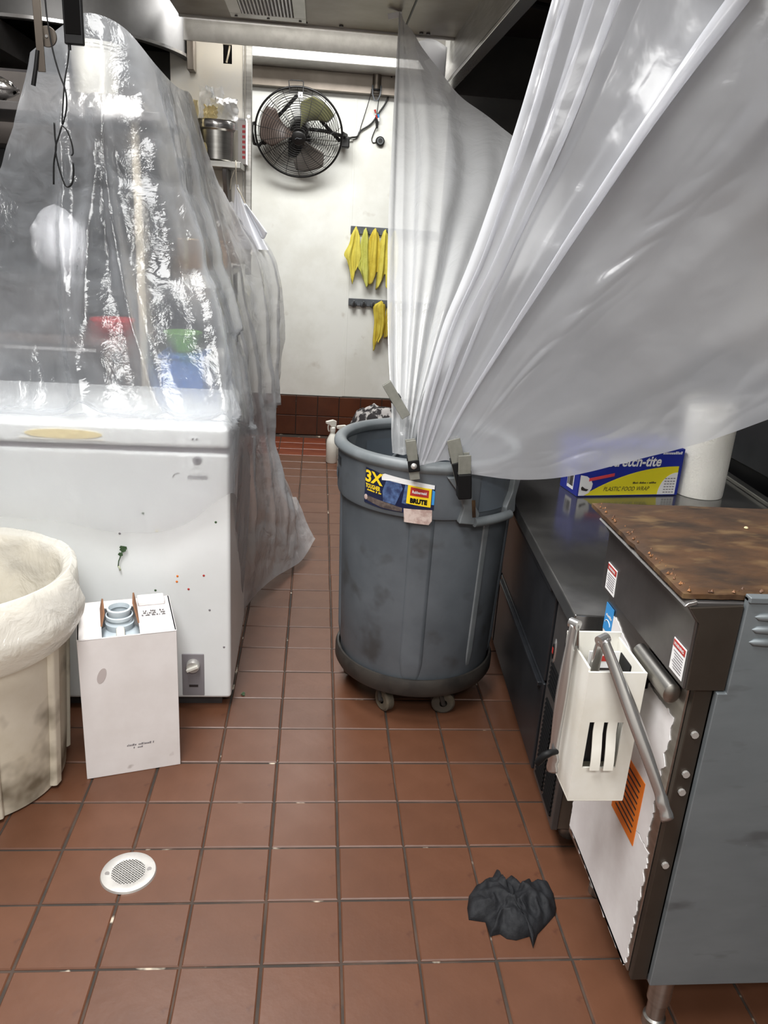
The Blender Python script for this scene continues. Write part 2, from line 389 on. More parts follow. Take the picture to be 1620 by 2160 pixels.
wb = struct(MB().box(-1.6, 1.6, YB, YB + .1, 0, 2.62).build('wall_back', 'plaster'))
MB().box(-1.58, .196, YB - .008, YB + .01, .285, 1.928).build('wall_panel', 'wall_panel', wb, bevel=.0015)
MB().box(-1.58, .196, YB - .008, YB + .01, 1.933, 2.61).build('wall_panel', 'wall_panel', wb, bevel=.0015)
MB().box(.201, 1.58, YB - .008, YB + .01, .289, 2.61).build('wall_panel', 'wall_panel', wb, bevel=.0015)
MB().box(.19, .207, YB - .0105, YB, .29, 2.6).build('panel_joint_strip', 'wall_panel', wb, bevel=.001)
bb = struct(MB().box(-1.58, 1.58, YB - .012, YB, 0, .283).build('baseboard_back', 'grout'))
bv, bf = [], []
for k in range(20):
    x0 = -1.55 + k * .152 + .053
    for r in range(2):
        mb = MB().box(x0, x0 + .147, YB - .022, YB - .01, .002 + r * .141, .139 + r * .141)
        o = mb.build('tile', 'tile_base', bb, bevel=.002, segs=1)
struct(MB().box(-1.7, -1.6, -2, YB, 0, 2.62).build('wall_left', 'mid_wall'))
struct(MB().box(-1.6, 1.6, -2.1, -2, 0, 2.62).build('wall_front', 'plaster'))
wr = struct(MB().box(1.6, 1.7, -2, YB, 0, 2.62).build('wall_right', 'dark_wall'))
struct(MB().box(-1.6, 1.6, -2, YB, 2.62, 2.7).build('ceiling', 'plaster'))
# steel sheet lining on the right wall up to the hood
tr = struct(MB().box(1.565, 1.6, 1.0, 5.0, .66, 1.62).build('trim_1', 'steel_brown'))

# stainless soffit between the two hoods, with its hanging end flange
sf = struct(MB().box(-.62, .55, 2.55, 3.86, 2.2, 2.215).build('trim_2', 'steel_brown'))
MB().box(-.62, .55, 3.845, 3.862, 2.192, 2.24).build('edge_flange', 'steel', sf, bevel=.002)
for x in (-.22, -.09, .06, .4, .43):
    MB().cyl((x, 3.80, 2.2), (x, 3.80, 2.194), .009, n=10).build('screw', 'steel_dark', sf)
MB().box(.322, .328, 2.6, 3.85, 2.196, 2.202).build('seam', 'black', sf)
MB().prism([(-.62, 2.13), (.53, 2.13), (.53, 2.27), (-.62, 2.27)], 'y', 3.97, 3.985).build('end_panel', 'aluminium', sf)
v = thing('ceiling_vent', 'square steel vent with white slats in the brown soffit', 'vent', (-.24, 3.5, 2.2))
fr = MB()
for a in ((-.155, .155, .2, .265), (-.155, .155, -.265, -.2), (-.155, -.105, -.2, .2), (.105, .155, -.2, .2)):
    fr.box(a[0], a[1], a[2], a[3], -.012, .0)
fr.build('frame', 'steel', v, bevel=.003)
MB().box(-.105, .105, -.2, .2, -.001, .0).build('backing', 'black_matte', v)
for k in range(15):
    x = -.098 + k * .014
    MB().box(-.0035, .0035, -.2, .2, -.006, .0065, Matrix.Translation((x, 0, -.006)) @ Matrix.Rotation(R_(18), 4, 'Y')).build('slat', 'white_enamel', v)
for p in ((0, .233), (-.13, .233), (.13, .233)):
    MB().cyl((p[0], p[1], -.012), (p[0], p[1], -.016), .006, n=10).build('screw', 'steel_dark', v)

# right hood: long steel lip running along the aisle, dark inside
hd = thing('extraction_hood', 'long stainless hood over the right cook line, dark inside', 'hood', (.55, 2.0, 2.05))
MB().box(.55, .565, 1.3, 4.2, 2.05, 2.30).build('front_lip', 'steel', hd, world=True, bevel=.002)
MB().box(.55, .60, 1.3, 4.2, 2.04, 2.056).build('bottom_flange', 'chrome', hd, world=True, bevel=.002)
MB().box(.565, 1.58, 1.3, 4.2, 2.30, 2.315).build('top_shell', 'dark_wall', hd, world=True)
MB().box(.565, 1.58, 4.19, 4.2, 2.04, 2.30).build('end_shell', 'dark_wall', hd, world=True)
fm = MB()
for k in range(6):
    y = 1.5 + k * .45
    fm.box(1.30, 1.34, y, y + .43, 1.68, 2.28, Matrix.Translation((1.3, 0, 2.0)) @ Matrix.Rotation(R_(-30), 4, 'Y') @ Matrix.Translation((-1.3, 0, -2.0)))
fm.build('grease_filters', 'black_panel', hd, world=True)
MB().cyl((.60, 2.9, 2.12), (1.5, 3.3, 2.12), .012, n=10).build('pipe', 'black', hd, world=True)
# box duct, and an added dark band standing for its shadow on the wall
dc = thing('wall_duct', 'pale box duct running along the top of the back wall', 'duct', (0, 5.37, 2.30))
MB().box(-1.55, .95, 5.2, 5.535, 2.312, 2.372).build('duct_body', 'aluminium', dc, world=True, bevel=.006)
MB().box(-1.55, .95, 5.46, 5.535, 2.205, 2.312).build('shadow_band', 'steel_brown', dc, world=True, bevel=.003)
cs = thing('wall_conduit', 'short grey conduit stub below the box duct', 'conduit', (.32, 5.46, 2.22))
MB().lathe([(.0, .13), (.026, .13), (.026, .02), (.02, .004), (0, 0)], 20, (.318, 5.44, 2.21)).build('stub', 'steel_brown', cs, world=True, smooth=40)
MB().tube([(.318 + .027 * cos(a), 5.44 + .027 * sin(a), 2.225) for a in [i * pi / 10 for i in range(20)]], .006, 8, True).build('black_strap', 'black', cs, world=True, smooth=180)
MB().tube([(.292, 5.42, 2.25), (.294, 5.42, 2.2), (.308, 5.42, 2.165), (.328, 5.42, 2.165), (.342, 5.42, 2.2), (.345, 5.42, 2.25)], .0045, 8).build('cable_loop', 'rail', cs, world=True, smooth=180)

# left wing: thin bright steel panel with a cut-out, corner trim, shelf bracket
pn = struct(MB().add([], []).prism([(-.72, 1.2), (-.37, 1.2), (-.37, 2.2), (-.436, 2.2), (-.436, 2.09), (-.478, 2.09), (-.478, 2.17), (-.436, 2.17), (-.436, 2.2), (-.72, 2.2)], 'y', 4.2, 4.215).build('trim_3', 'steel_pale'))
MB().box(-.372, -.343, 4.185, 4.225, 1.15, 2.2).build('corner_post', 'steel', pn, bevel=.003)
MB().box(-.386, -.378, 4.192, 4.2, 1.2, 2.2).build('seam_strip', 'steel', pn, bevel=.002)
MB().box(-.49, -.42, 4.24, 4.25, 2.07, 2.19).build('dark_opening', 'black_matte', pn)
MB().tube([(-.462, 4.205, 2.095), (-.452, 4.2, 2.13), (-.447, 4.21, 2.165)], .004, 8).build('loose_wire', 'cord_white', pn, smooth=180)
MB().cyl((-.356, 4.19, 1.872), (-.356, 4.178, 1.872), .008, n=12).build('screw', 'chrome', pn)

# round steel hood upper left
dr = thing('curved_hood', 'curved stainless hood bulging out at upper left, dark underneath', 'hood', (-1.0, 4.1, 2.1))
prof = [(.62, 0.0), (.62, .5)]
cxh, cyh = -1.25, 4.25
MB().lathe([(.60, .0), (.625, .0), (.625, .52)], 48, (cxh, cyh, 2.09), R_(-180), R_(0)).build('curved_skirt', 'steel_matte', dr, world=True, smooth=40, solid=.004)
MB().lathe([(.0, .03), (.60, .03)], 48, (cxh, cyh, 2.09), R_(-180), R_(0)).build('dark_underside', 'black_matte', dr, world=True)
MB().lathe([(.627, .0), (.632, .0), (.632, .012), (.627, .012)], 48, (cxh, cyh, 2.09), R_(-180), R_(0)).build('rolled_edge', 'chrome', dr, world=True, smooth=40)
MB().box(-.632, -.60, 4.12, 4.2, 2.04, 2.62).build('side_flange', 'steel_brown', dr, world=True, bevel=.003)
MB().box(-1.58, -1.28, 3.45, 4.2, 1.98, 2.09).build('front_band', 'steel_dark', dr, world=True, bevel=.003)

# dark steel partition closing the far end of the right cook line
struct(MB().box(.62, 1.6, 4.28, 4.32, 0, 2.62).build('trim_4', 'dark_wall'))
struct(MB().box(-1.6, -.70, 4.22, 4.26, 0, 2.62).build('trim_5', 'dark_wall'))

# ================================================================== big grey bin on its dolly
CX, CY = .343, 2.24
can = thing('garbage_can', 'large round grey plastic bin with yellow and navy sticker, open top', 'bin', (CX, CY, .11))
def rad(z): return .236 + (.252 - .236) * (z - .11) / .54
b = MB()
b.lathe([(.0, .125), (.222, .125), (.232, .128), (.236, .14), (rad(.4), .4), (rad(.655), .655), (.2655, .66), (.268, .67), (.2705, .79), (.262, .792), (.258, .67), (.246, .655), (.230, .15), (.215, .14), (0, .14)], 96, (CX, CY, 0))
b.build('body', 'grey_plastic', can, world=True, smooth=35)
b = MB()
prof = [(.268, .785)]
for k in range(13):
    a = pi * (k / 12) ; prof.append((.264 + .019 * cos(a - .2), .803 + .019 * sin(a - .2)))
b.lathe(prof + [(.255, .79)], 96, (CX, CY, 0)).build('rim', 'grey_rim', can, world=True, smooth=60)
b = MB(); b.lathe([(.2475, .76), (.233, .16)], 64, (CX, CY, 0), R_(45), R_(135)).build('inner_wall_panel', 'grey_in', can, world=True, smooth=60)
MB().tube([(CX + .238 * cos(R_(a)), CY + .238 * sin(R_(a)), z) for a, z in ((110, .55), (110, .70), (104, .725), (80, .725), (74, .70), (74, .55))], .006, 8).build('inner_rib', 'grey_rim', can, world=True, smooth=180)
def ribband(a0, a1, z0, z1, r, taper=.8):
    def fn(u, v):
        z = z0 + (z1 - z0) * v; w = 1 if v > .12 else (.55 + .45 * math.sqrt(max(v, 0) / .12))
        a = R_(a0 + (a1 - a0) * (.5 + (u - .5) * w)); e = min(u, 1 - u) * 6
        rr = rad(z) - .004 + r * min(1, e) ** .5 * min(1, v * 8) ** .5
        return Vector((CX + rr * cos(a), CY + rr * sin(a), z))
    return MB().grid(fn, 24, 40)
for a0, a1 in ((-108, -91), (72, 89), (-18, -1), (162, 179)):
    ribband(a0, a1, .135, .665, .011).build('venting_channel', 'grey_plastic', can, world=True, smooth=50)
ribband(-57, -51, .16, .655, .007).build('side_rib', 'grey_rim', can, world=True, smooth=50)
ribband(123, 129, .16, .655, .007).build('side_rib', 'grey_rim', can, world=True, smooth=50)
def cyl_pt(a, z, r): return Vector((CX + r * cos(R_(a)), CY + r * sin(R_(a)), z))
for base in (-56, 124):
    def pad(h, pts, r0, r1):
        vs = [cyl_pt(base + a, z, r0) for a, z in pts] + [cyl_pt(base + a, z, r1) for a, z in pts]; n = len(pts)
        h.add(vs, [tuple(range(n - 1, -1, -1)), tuple(range(n, 2 * n))] + [(i, (i + 1) % n, n + (i + 1) % n, n + i) for i in range(n)])
    for sgn in (1, -1):
        h = MB(); pad(h, [(sgn * q[0], q[1]) for q in ((-32, .786), (-26, .75), (-21, .70), (-23, .655), (-12, .647), (-10.5, .68), (-16, .72), (-18, .786))], .262, .285)
        h.build('handle_arm', 'grey_rim', can, world=True, bevel=.004)
    MB().tube([cyl_pt(base + a, .658, .286) for a in range(-14, 15, 2)], .0135, 12).build('handle_grip', 'grey_rim', can, world=True, smooth=60)
    MB().grid(lambda u, v: cyl_pt(base - 10 + 20 * u, .68 + .10 * v, .2725), 12, 2).build('handle_pocket', 'grey_in', can, world=True, smooth=60)
MB().grid(lambda u, v: cyl_pt(base - 180 - 15.5 + 2.2 * u + v * -1.5, .672 + .05 * v, .2862), 3, 4).build('brown_stain', 'char', can, world=True)
# sticker wrapped round the band
SA0, SARC, SZ = -137.0, 44.0, .727
def st(lift=.0012):
    def fn(x, y):     # x in metres along the arc from the left end, y up from the sticker's centre line
        a = SA0 + math.degrees(x / .27); z = SZ + y - .011 * x / .2
        return Vector((CX + (.270 + lift) * cos(R_(a)), CY + (.270 + lift) * sin(R_(a)), z)) - WM[can.name].translation
    return fn
def patch(name, m, poly, lift, parent=None):
    f = st(lift); mb = MB(); cx = sum(p[0] for p in poly) / len(poly); cy = sum(p[1] for p in poly) / len(poly)
    n = len(poly); K = 7; vs = []; fs = []
    dense = []
    for i in range(n):
        p, q = poly[i], poly[(i + 1) % n]
        for t in range(6): dense.append((p[0] + (q[0] - p[0]) * t / 6, p[1] + (q[1] - p[1]) * t / 6))
    L = len(dense)
    for k in range(K + 1):
        for p in dense: vs.append(f(cx + (p[0] - cx) * k / K, cy + (p[1] - cy) * k / K))
    for k in range(K): fs += [(k * L + i, k * L + (i + 1) % L, (k + 1) * L + (i + 1) % L, (k + 1) * L + i) for i in range(L)]
    o = mb.add(vs, fs).build(name, m, parent or can)
    o.modifiers.new('solid', 'SOLIDIFY').thickness = .0006
    return o
W = .205
sk = patch('sticker', 'navy', [(0, -.048), (.06, -.05), (.125, -.046), (.125, -.032), (W, -.026), (W, .043), (.14, .047), (.065, .05), (.055, .046), (.03, .05), (0, .052)], .0010)
patch('picture_patch', 'sticker_blue', [(.064, -.028), (.1, -.03), (.118, .02), (.112, .032), (.07, .034), (.06, .0)], .0016, sk)
patch('torn_strip', 'white_paper', [(.056, .03), (.066, .034), (W - .002, .032), (W - .002, .043), (.14, .047), (.064, .05), (.054, .045)], .0016, sk)
patch('scuffed_strip', 'sticker_brown', [(.004, -.026), (.08, -.03), (.12, -.034), (.12, -.045), (.06, -.047), (.012, -.04)], .0016, sk)
patch('bare_patch', 'sticker_pale', [(.128, -.072), (.195, -.07), (W - .002, -.058), (W - .004, -.027), (.124, -.034), (.126, -.05)], .0014, sk)
patch('side_strip', 'sticker_blue', [(.118, -.02), (.134, -.022), (.134, .03), (.124, .032)], .0016, sk)
patch('side_strip', 'blue_label', [(.198, -.012), (.205, -.012), (.205, .026), (.198, .03)], .0016, sk)
patch('yellow_box', 'sticker_yellow', [(.130, -.018), (.196, -.02), (.196, .032), (.132, .034)], .0020, sk)
patch('red_box', 'red', [(.139, .006), (.189, .006), (.189, .027), (.140, .030)], .0024, sk)
patch('round_seal', 'sticker_pale', [(.006 + .006 * cos(a), -.032 + .008 * sin(a)) for a in [i * pi / 4 for i in range(8)]], .0018, sk)
def stext(body, size, x, y, m, **k):
    f = st(.0030); return text('lettering', body, size, m, sk, lambda a, c: f(x + a, y + c), **k)
stext('3X', .044, .029, .028, 'sticker_yellow', bold=.0016, sx=1.05)
stext('TOUGHER', .0165, .029, .002, 'sticker_yellow', bold=.0006, sx=.62)
fine_print('fine_print', .046, .005, 'sticker_yellow', sk, (lambda f: (lambda a, c: f(.033 + a, -.0085 + c)))(st(.003)), 3)
stext('Rubbermaid', .011, .164, .017, 'white_paper', bold=.0003, sx=.72)
stext('BRUTE', .017, .163, -.008, 'black', bold=.0012, sx=.9)
# moulded name and badge at the left of the band
MB().grid(lambda u, v: cyl_pt(-186 + 14 * u, .70 + .028 * v, .2712), 6, 2).build('moulded_badge', 'grey_in', can, world=True)
def bt(x, y):
    a = -176 + math.degrees(x / .27); return Vector((.2718 * cos(R_(a)), .2718 * sin(R_(a)), .757 + y - .11))
text('moulded_name', 'BRUTE', .032, 'black_panel', can, bt, bold=.001, sx=1.1)

dl = thing('bin_dolly', 'low black round dolly with casters under the grey bin', 'dolly', (CX, CY, 0))
MB().lathe([(.0, .088), (.215, .086), (.245, .092), (.252, .105), (.252, .135), (.247, .148), (.241, .148), (.2385, .12), (0, .12)], 96, (CX, CY, 0)).build('platform', 'dolly', dl, world=True, smooth=40)
for a in (-121, -66, 18, 100, 170):
    x, y = CX + .195 * cos(R_(a)), CY + .195 * sin(R_(a))
    d = Vector((cos(R_(a + 62)), sin(R_(a + 62)), 0)); q = d.cross(Vector((0, 0, 1)))
    c = Vector((x, y, .036)) + q * .0
    w = MB(); w.lathe([(.012, -.013), (.030, -.014), (.036, -.010), (.036, .010), (.030, .014), (.012, .013)], 28, m=Matrix.Translation(c) @ q.to_track_quat('Z', 'Y').to_matrix().to_4x4())
    cw = w.build('caster', 'rubber', dl, world=True, smooth=35)
    f = MB(); f.cyl(c - q * .017, c + q * .017, .007, n=12)
    for s_ in (1, -1): f.cyl(c + q * .017 * s_, Vector((c.x, c.y, .086)) + q * .015 * s_ - d * .016, .007, n=8)
    f.cyl((c.x - d.x * .016, c.y - d.y * .016, .078), (c.x - d.x * .016, c.y - d.y * .016, .092), .022, n=16)
    f.build('fork', 'dolly', cw, world=True, smooth=40)

# grey spring clips that hold the film on the rim
def clip_(name, label, p, q, w, blk=None, rot=0.0):
    p, q = Vector(p), Vector(q); d = (q - p).normalized(); L = (q - p).length
    side = d.cross(Vector((0, -1, 0))).normalized(); nrm = side.cross(d).normalized()
    if rot: side, nrm = (Matrix.Rotation(rot, 3, d) @ side), (Matrix.Rotation(rot, 3, d) @ nrm)
    mtx = Matrix(((side.x, nrm.x, d.x, p.x), (side.y, nrm.y, d.y, p.y), (side.z, nrm.z, d.z, p.z), (0, 0, 0, 1)))
    t = thing(name, label, 'clip', group='grey spring clips on the bin rim', mtx=mtx)
    for s_, n_ in ((-1, 'jaw'), (1, 'jaw')):
        MB().prism([(s_ * .003, L), (s_ * .007, L), (s_ * .012, L * .45), (s_ * .016, 0), (s_ * .012, 0), (s_ * .006, L * .45)], 'x', -w / 2, w / 2).build(n_, 'clip', t, bevel=.0015)
    MB().cyl((-w / 2 - .002, 0, L * .45), (w / 2 + .002, 0, L * .45), .0075, n=14).build('hinge_pin', 'black', t, smooth=40)
    return t
c1 = clip_('spring_clip', 'grey clip sticking up at a slant on the gathered film, left of the bin mouth', (.190, 2.10, 1.002), (.249, 2.09, .914), .026)
c2 = clip_('spring_clip', 'grey clip with black patch and round stud at the front of the bin rim', (.248, 1.952, .885), (.266, 1.942, .782), .026)
MB().box(-.015, .015, .012, .016, .052, .082).build('black_patch', 'black', c2, bevel=.002)
MB().lathe([(0, .004), (.006, .003), (.008, 0)], 16, m=Matrix.Translation((0, .016, .067)) @ Matrix.Rotation(-pi / 2, 4, 'X')).build('stud', 'aluminium', c2, smooth=60)
c3 = clip_('spring_clip', 'tallest grey clip with long black jaws, right of the bin mouth', (.356, 1.945, .895), (.392, 1.935, .775), .034)
MB().box(-.018, .018, .011, .018, .062, .122).build('black_jaw_cover', 'black', c3, bevel=.002)
c4 = clip_('spring_clip', 'grey clip with long black lower half pressed on the rim right of the tallest clip', (.385, 1.925, .86), (.396, 1.925, .745), .033)
MB().box(-.018, .018, -.019, .019, .05, .118).build('black_jaw_cover', 'black', c4, bevel=.004)

# ================================================================== chest freezer
fz = thing('chest_freezer', 'white chest freezer half covered by clear plastic film', 'freezer', (-.222, 2.066, 0), R_(1))
L, D = .95, .54
MB().box(-L, 0, 0, D, .035, .795).build('body', 'white_enamel', fz, bevel=.012, segs=3)
MB().box(-L + .03, -.03, .03, D - .03, .0, .045).build('plinth', 'dark_box', fz)
MB().box(-L + .006, -.006, .008, D - .008, .79, .812).build('lid_gasket', 'ink_grey', fz)
ld = MB().box(-L, 0, -.004, D, .808, .868).build('lid', 'white_enamel', fz, bevel=.014, segs=3)
MB().lathe([(0, 0), (.092, 0), (.098, .003), (.0, .003)], 40, m=Matrix.Translation((-.428, -.0045, .838)) @ Matrix.Rotation(pi / 2, 4, 'X') @ Matrix.Scale(.13, 4, (0, 1, 0))).build('lid_handle', 'greasy_paper', ld, smooth=30)
MB().box(-.54, -.326, -.0065, -.004, .822, .826).build('handle_shade', 'white_plastic', ld)
for x in (-.098, -.088): MB().cyl((x, -.004, .835), (x, -.0055, .835), .0025, n=10).build('dot', 'ink', ld)
lk = MB().lathe([(0, .004), (.008, .004), (.0115, .001), (.0115, -.002)], 24, m=Matrix.Translation((-.088, -.001, .775)) @ Matrix.Rotation(pi / 2, 4, 'X')).build('lock', 'ink_grey', fz, smooth=40)
MB().box(-.001, .001, -.006, -.005, .770, .780, Matrix.Translation((-.088, 0, 0))).build('keyhole', 'black', lk)
def fzt(x0, z0, y=-.0012): return lambda a, c: Vector((x0 + a, y, z0 + c))
text('badge_lettering', 'midea', .022, 'ink_grey', fz, fzt(-.088, .729), bold=.0004, sx=1.0)
MB().tube([(-.138 + .014 * cos(R_(a)), -.001, .728 + .010 * sin(R_(a))) for a in range(80, 200, 12)], .0009, 6).build('badge_swirl', 'ink_grey', fz)
cp = MB().box(-.142, -.078, -.003, .002, .048, .187).build('control_plate', 'ink_grey', fz, bevel=.002)
kb = MB().lathe([(0, .018), (.017, .018), (.019, .014), (.020, 0)], 28, m=Matrix.Translation((-.109, -.003, .152)) @ Matrix.Rotation(pi / 2, 4, 'X')).build('knob', 'aluminium', cp, smooth=35)
MB().box(-.018, .018, -.031, -.02, -.0045, .0045, Matrix.Translation((-.109, 0, .152)) @ Matrix.Rotation(R_(-25), 4, 'Y')).build('knob_grip', 'white_plastic', cp, bevel=.002)
MB().box(-.122, -.096, -.0045, -.003, .078, .085).build('indicator_label', 'ink', cp)
# crumbs stuck on the enamel
for x, z, m_ in ((-.148, .435, 'orange'), (-.150, .418, 'orange'), (-.075, .438, 'red'), (-.21, .39, 'herb'), (-.118, .395, 'red'), (-.04, .60, 'herb'), (-.236, .62, 'herb'), (-.20, .57, 'greasy_paper'), (-.30, .56, 'ink_grey'), (-.06, .33, 'ink_grey'), (-.02, .21, 'ink_grey')):
    MB().lathe([(0, .002), (.003, .001), (.0035, 0)], 8, m=Matrix.Translation((x, 0, z)) @ Matrix.Rotation(pi / 2, 4, 'X')).build('crumb', m_, fz)
hb = thing('herb_sprig', 'small wilted green herb sprig stuck to the freezer front', 'herb', (-.519, 2.052, .496))
MB().tube([(-.528, 2.050, .467), (-.526, 2.0505, .482), (-.519, 2.05, .50), (-.515, 2.05, .515)], .0016, 6).build('stem', 'herb', hb, world=True, smooth=180)
MB().tube([(-.528, 2.050, .467), (-.524, 2.05, .462), (-.523, 2.05, .455)], .0028, 6).build('pale_stem_end', 'herb_stem', hb, world=True, smooth=180)
for x, z, s_ in ((-.520, .503, .007), (-.513, .517, .009), (-.508, .522, .007), (-.516, .524, .006)):
    MB().add([(x - s_, 2.049, z), (x - s_ * .3, 2.046, z + s_), (x + s_ * .8, 2.049, z + s_ * .6), (x + s_, 2.047, z - s_ * .3), (x, 2.049, z - s_ * .9)], [(0, 1, 2, 3, 4)]).build('leaf', 'herb', hb, world=True, solid=.0015)

# ================================================================== white round bin with liner
wbn = thing('white_bin', 'dirty cream round bin with moulded ribs at the left edge', 'bin', (-.835, 1.765, 0))
def rb(z): return .212 + .033 * z / .54
b = MB(); b.lathe([(0, .0), (.20, .0), (.210, .006), (rb(.1), .1), (rb(.52), .52), (.252, .525), (.262, .535), (.264, .55), (.258, .562), (.247, .56), (.24, .53), (.205, .03), (0, .03)], 72)
b.build('body', 'bin', wbn, smooth=40)
for a in (-58, -14, 30, 122, 166, 210):
    def fn(u, v, a=a):
        z = .012 + .49 * v; aa = R_(a + (u - .5) * 9); rr = rb(z) - .003 + .016 * min(1, min(u, 1 - u) * 5) ** .5
        return Vector((rr * cos(aa), rr * sin(aa), z))
    MB().grid(fn, 14, 12).build('moulded_rib', 'bin', wbn, smooth=50)
def liner(u, v):
    a = 2 * pi * u; w = noise.fractal((cos(a) * 3, sin(a) * 3, v * 2.5), 1, 2, 3)
    K = [(.10, .12), (.165, .15), (.212, .42), (.243, .560), (.262, .574), (.272, .562), (.284, .53), (.292, .50), (.286, .46), (.268, .42), (.258, .40)]
    x = v * (len(K) - 1); i = min(int(x), len(K) - 2); f = x - i
    r = K[i][0] + (K[i + 1][0] - K[i][0]) * f; z = K[i][1] + (K[i + 1][1] - K[i][1]) * f
    flare = max(0, cos(a + R_(48))) ** 4 * max(0, min(1, (v - .5) * 4)) * max(0, min(1, (1.02 - v) * 4))
    amp = .004 + .012 * max(0, v - .5)
    if v < .3: amp = .008
    if 0 < a < pi: r = min(r, .272)
    r += w * amp + flare * .035
    z += w * amp * .8
    return Vector((r * cos(a), r * sin(a), z))
ln = MB().grid(liner, 120, 50).build('bin_liner', 'film_bag', None, smooth=180)
ln.location = (-.835, 1.765, .008); tag(ln, 'milky plastic liner folded over the rim of the cream bin', 'bin liner')

# ================================================================== white carton with a jug inside
bx = thing('jug_carton', 'white cardboard carton with cut-open top leaning by the freezer', 'box', (-.556, 1.738, 0), R_(15.5))
bw, bd, bh = .236, .21, .405; T = .004
MB().box(0, bw, 0, T, 0, bh).build('front_panel', 'card', bx, bevel=.0015)
MB().box(0, bw, bd - T, bd, 0, bh).build('back_panel', 'card', bx, bevel=.0015)
MB().box(0, T, T, bd - T, 0, bh).build('side_panel', 'card', bx)
MB().box(bw - T, bw, T, bd - T, 0, bh).build('side_panel', 'card', bx)
MB().box(T, bw - T, T, bd - T, 0, T).build('bottom_panel', 'card_brown', bx)
tp = MB()
tp.box(0, .058, 0, bd, bh - T, bh); tp.box(.148, bw, 0, bd, bh - T, bh); tp.box(.058, .148, .165, bd, bh - T, bh)
tp.build('top_panel', 'card', bx, bevel=.001)
MB().box(.152, .222, .155, .205, bh, bh + .012).build('folded_flap', 'card', bx, bevel=.004)
MB().add([(.058, .06, bh), (.058, .165, bh), (.064, .15, bh + .035), (.066, .09, bh + .022)], [(0, 1, 2, 3)]).build('torn_flap', 'card_brown', bx, solid=.004)
MB().add([(.148, .06, bh), (.148, .165, bh), (.142, .16, bh + .04), (.138, .11, bh + .034)], [(0, 1, 2, 3)]).build('torn_flap', 'card_brown', bx, solid=.004)
cd = MB()
for k in range(26):
    x = .158 + k * .0023
    for j in range(3):
        if random.random() < .6: cd.box(x, x + .0019, .095 + j * .012, .095 + j * .012 + random.uniform(.006, .011), bh, bh + .0006)
cd.build('stamped_code', 'ink', bx, kind='stuff')
def bxt(x0, z0): return lambda a, c: Vector((x0 + a, -.0006, z0 + c))
fine_print('print_line', .066, .006, 'ink_grey', bx, bxt(.135, .085), 4)
fine_print('print_line', .024, .005, 'ink_grey', bx, bxt(.130, .076), 5)
MB().lathe([(0, .0005), (.010, .0005), (.0101, 0)], 24, m=Matrix.Translation((.052, -.0003, .30)) @ Matrix.Rotation(R_(18), 4, 'Y') @ Matrix.Rotation(pi / 2, 4, 'X') @ Matrix.Scale(2.2, 4, (0, 1, 0))).build('grey_smudge', 'smudge', bx)
jg = thing('plastic_jug', 'translucent pale blue jug inside the cut-open white carton', 'jug', tuple(WM[bx.name] @ Vector((.103, .10, T))), R_(15.5))
jb = MB(); jb.lathe([(0, 0), (.082, .0), (.086, .02), (.086, .30), (.07, .345), (.040, .37), (.034, .375), (.036, .385), (.036, .392), (.028, .396), (.028, .42), (.030, .424), (.030, .43), (.026, .432), (.024, .42)], 40)
jb.build('jug_body', 'jug', jg, smooth=50)
MB().tube([(.0, -.034, .385), (.0, -.06, .378), (.0, -.074, .35), (.0, -.080, .28)], .011, 10).build('jug_handle', 'tub', jg, smooth=60)
MB().lathe([(.031, .402), (.034, .404), (.034, .412), (.031, .414)], 32).build('neck_ring', 'jug', jg, smooth=40)

# ================================================================== floor drain, black cloth, herb scraps on the tiles
dn = thing('floor_drain', 'round pale metal drain cover with square holes in the tiled floor', 'drain', (-.380, 1.419, 0), R_(8))
MB().lathe([(.0, .001), (.038, .001)], 40).build('drain_well', 'black_matte', dn)
MB().lathe([(.036, .0), (.036, .0045), (.050, .006), (.0585, .0045), (.0605, .0)], 56).build('rim', 'aluminium', dn, smooth=40)
gm = MB()
for k in range(-5, 6):
    w = math.sqrt(max(0, .0375 ** 2 - (k * .0068) ** 2))
    if w > .004:
        gm.box(k * .0068 - .0014, k * .0068 + .0014, -w, w, .0015, .0046); gm.box(-w, w, k * .0068 - .0014, k * .0068 + .0014, .0015, .0046)
gm.build('grate', 'aluminium', dn, kind='stuff')
for s_ in (-1, 1): MB().cyl((s_ * .045, 0, .0055), (s_ * .045, 0, .0068), .005, n=12).build('screw', 'chrome', dn)

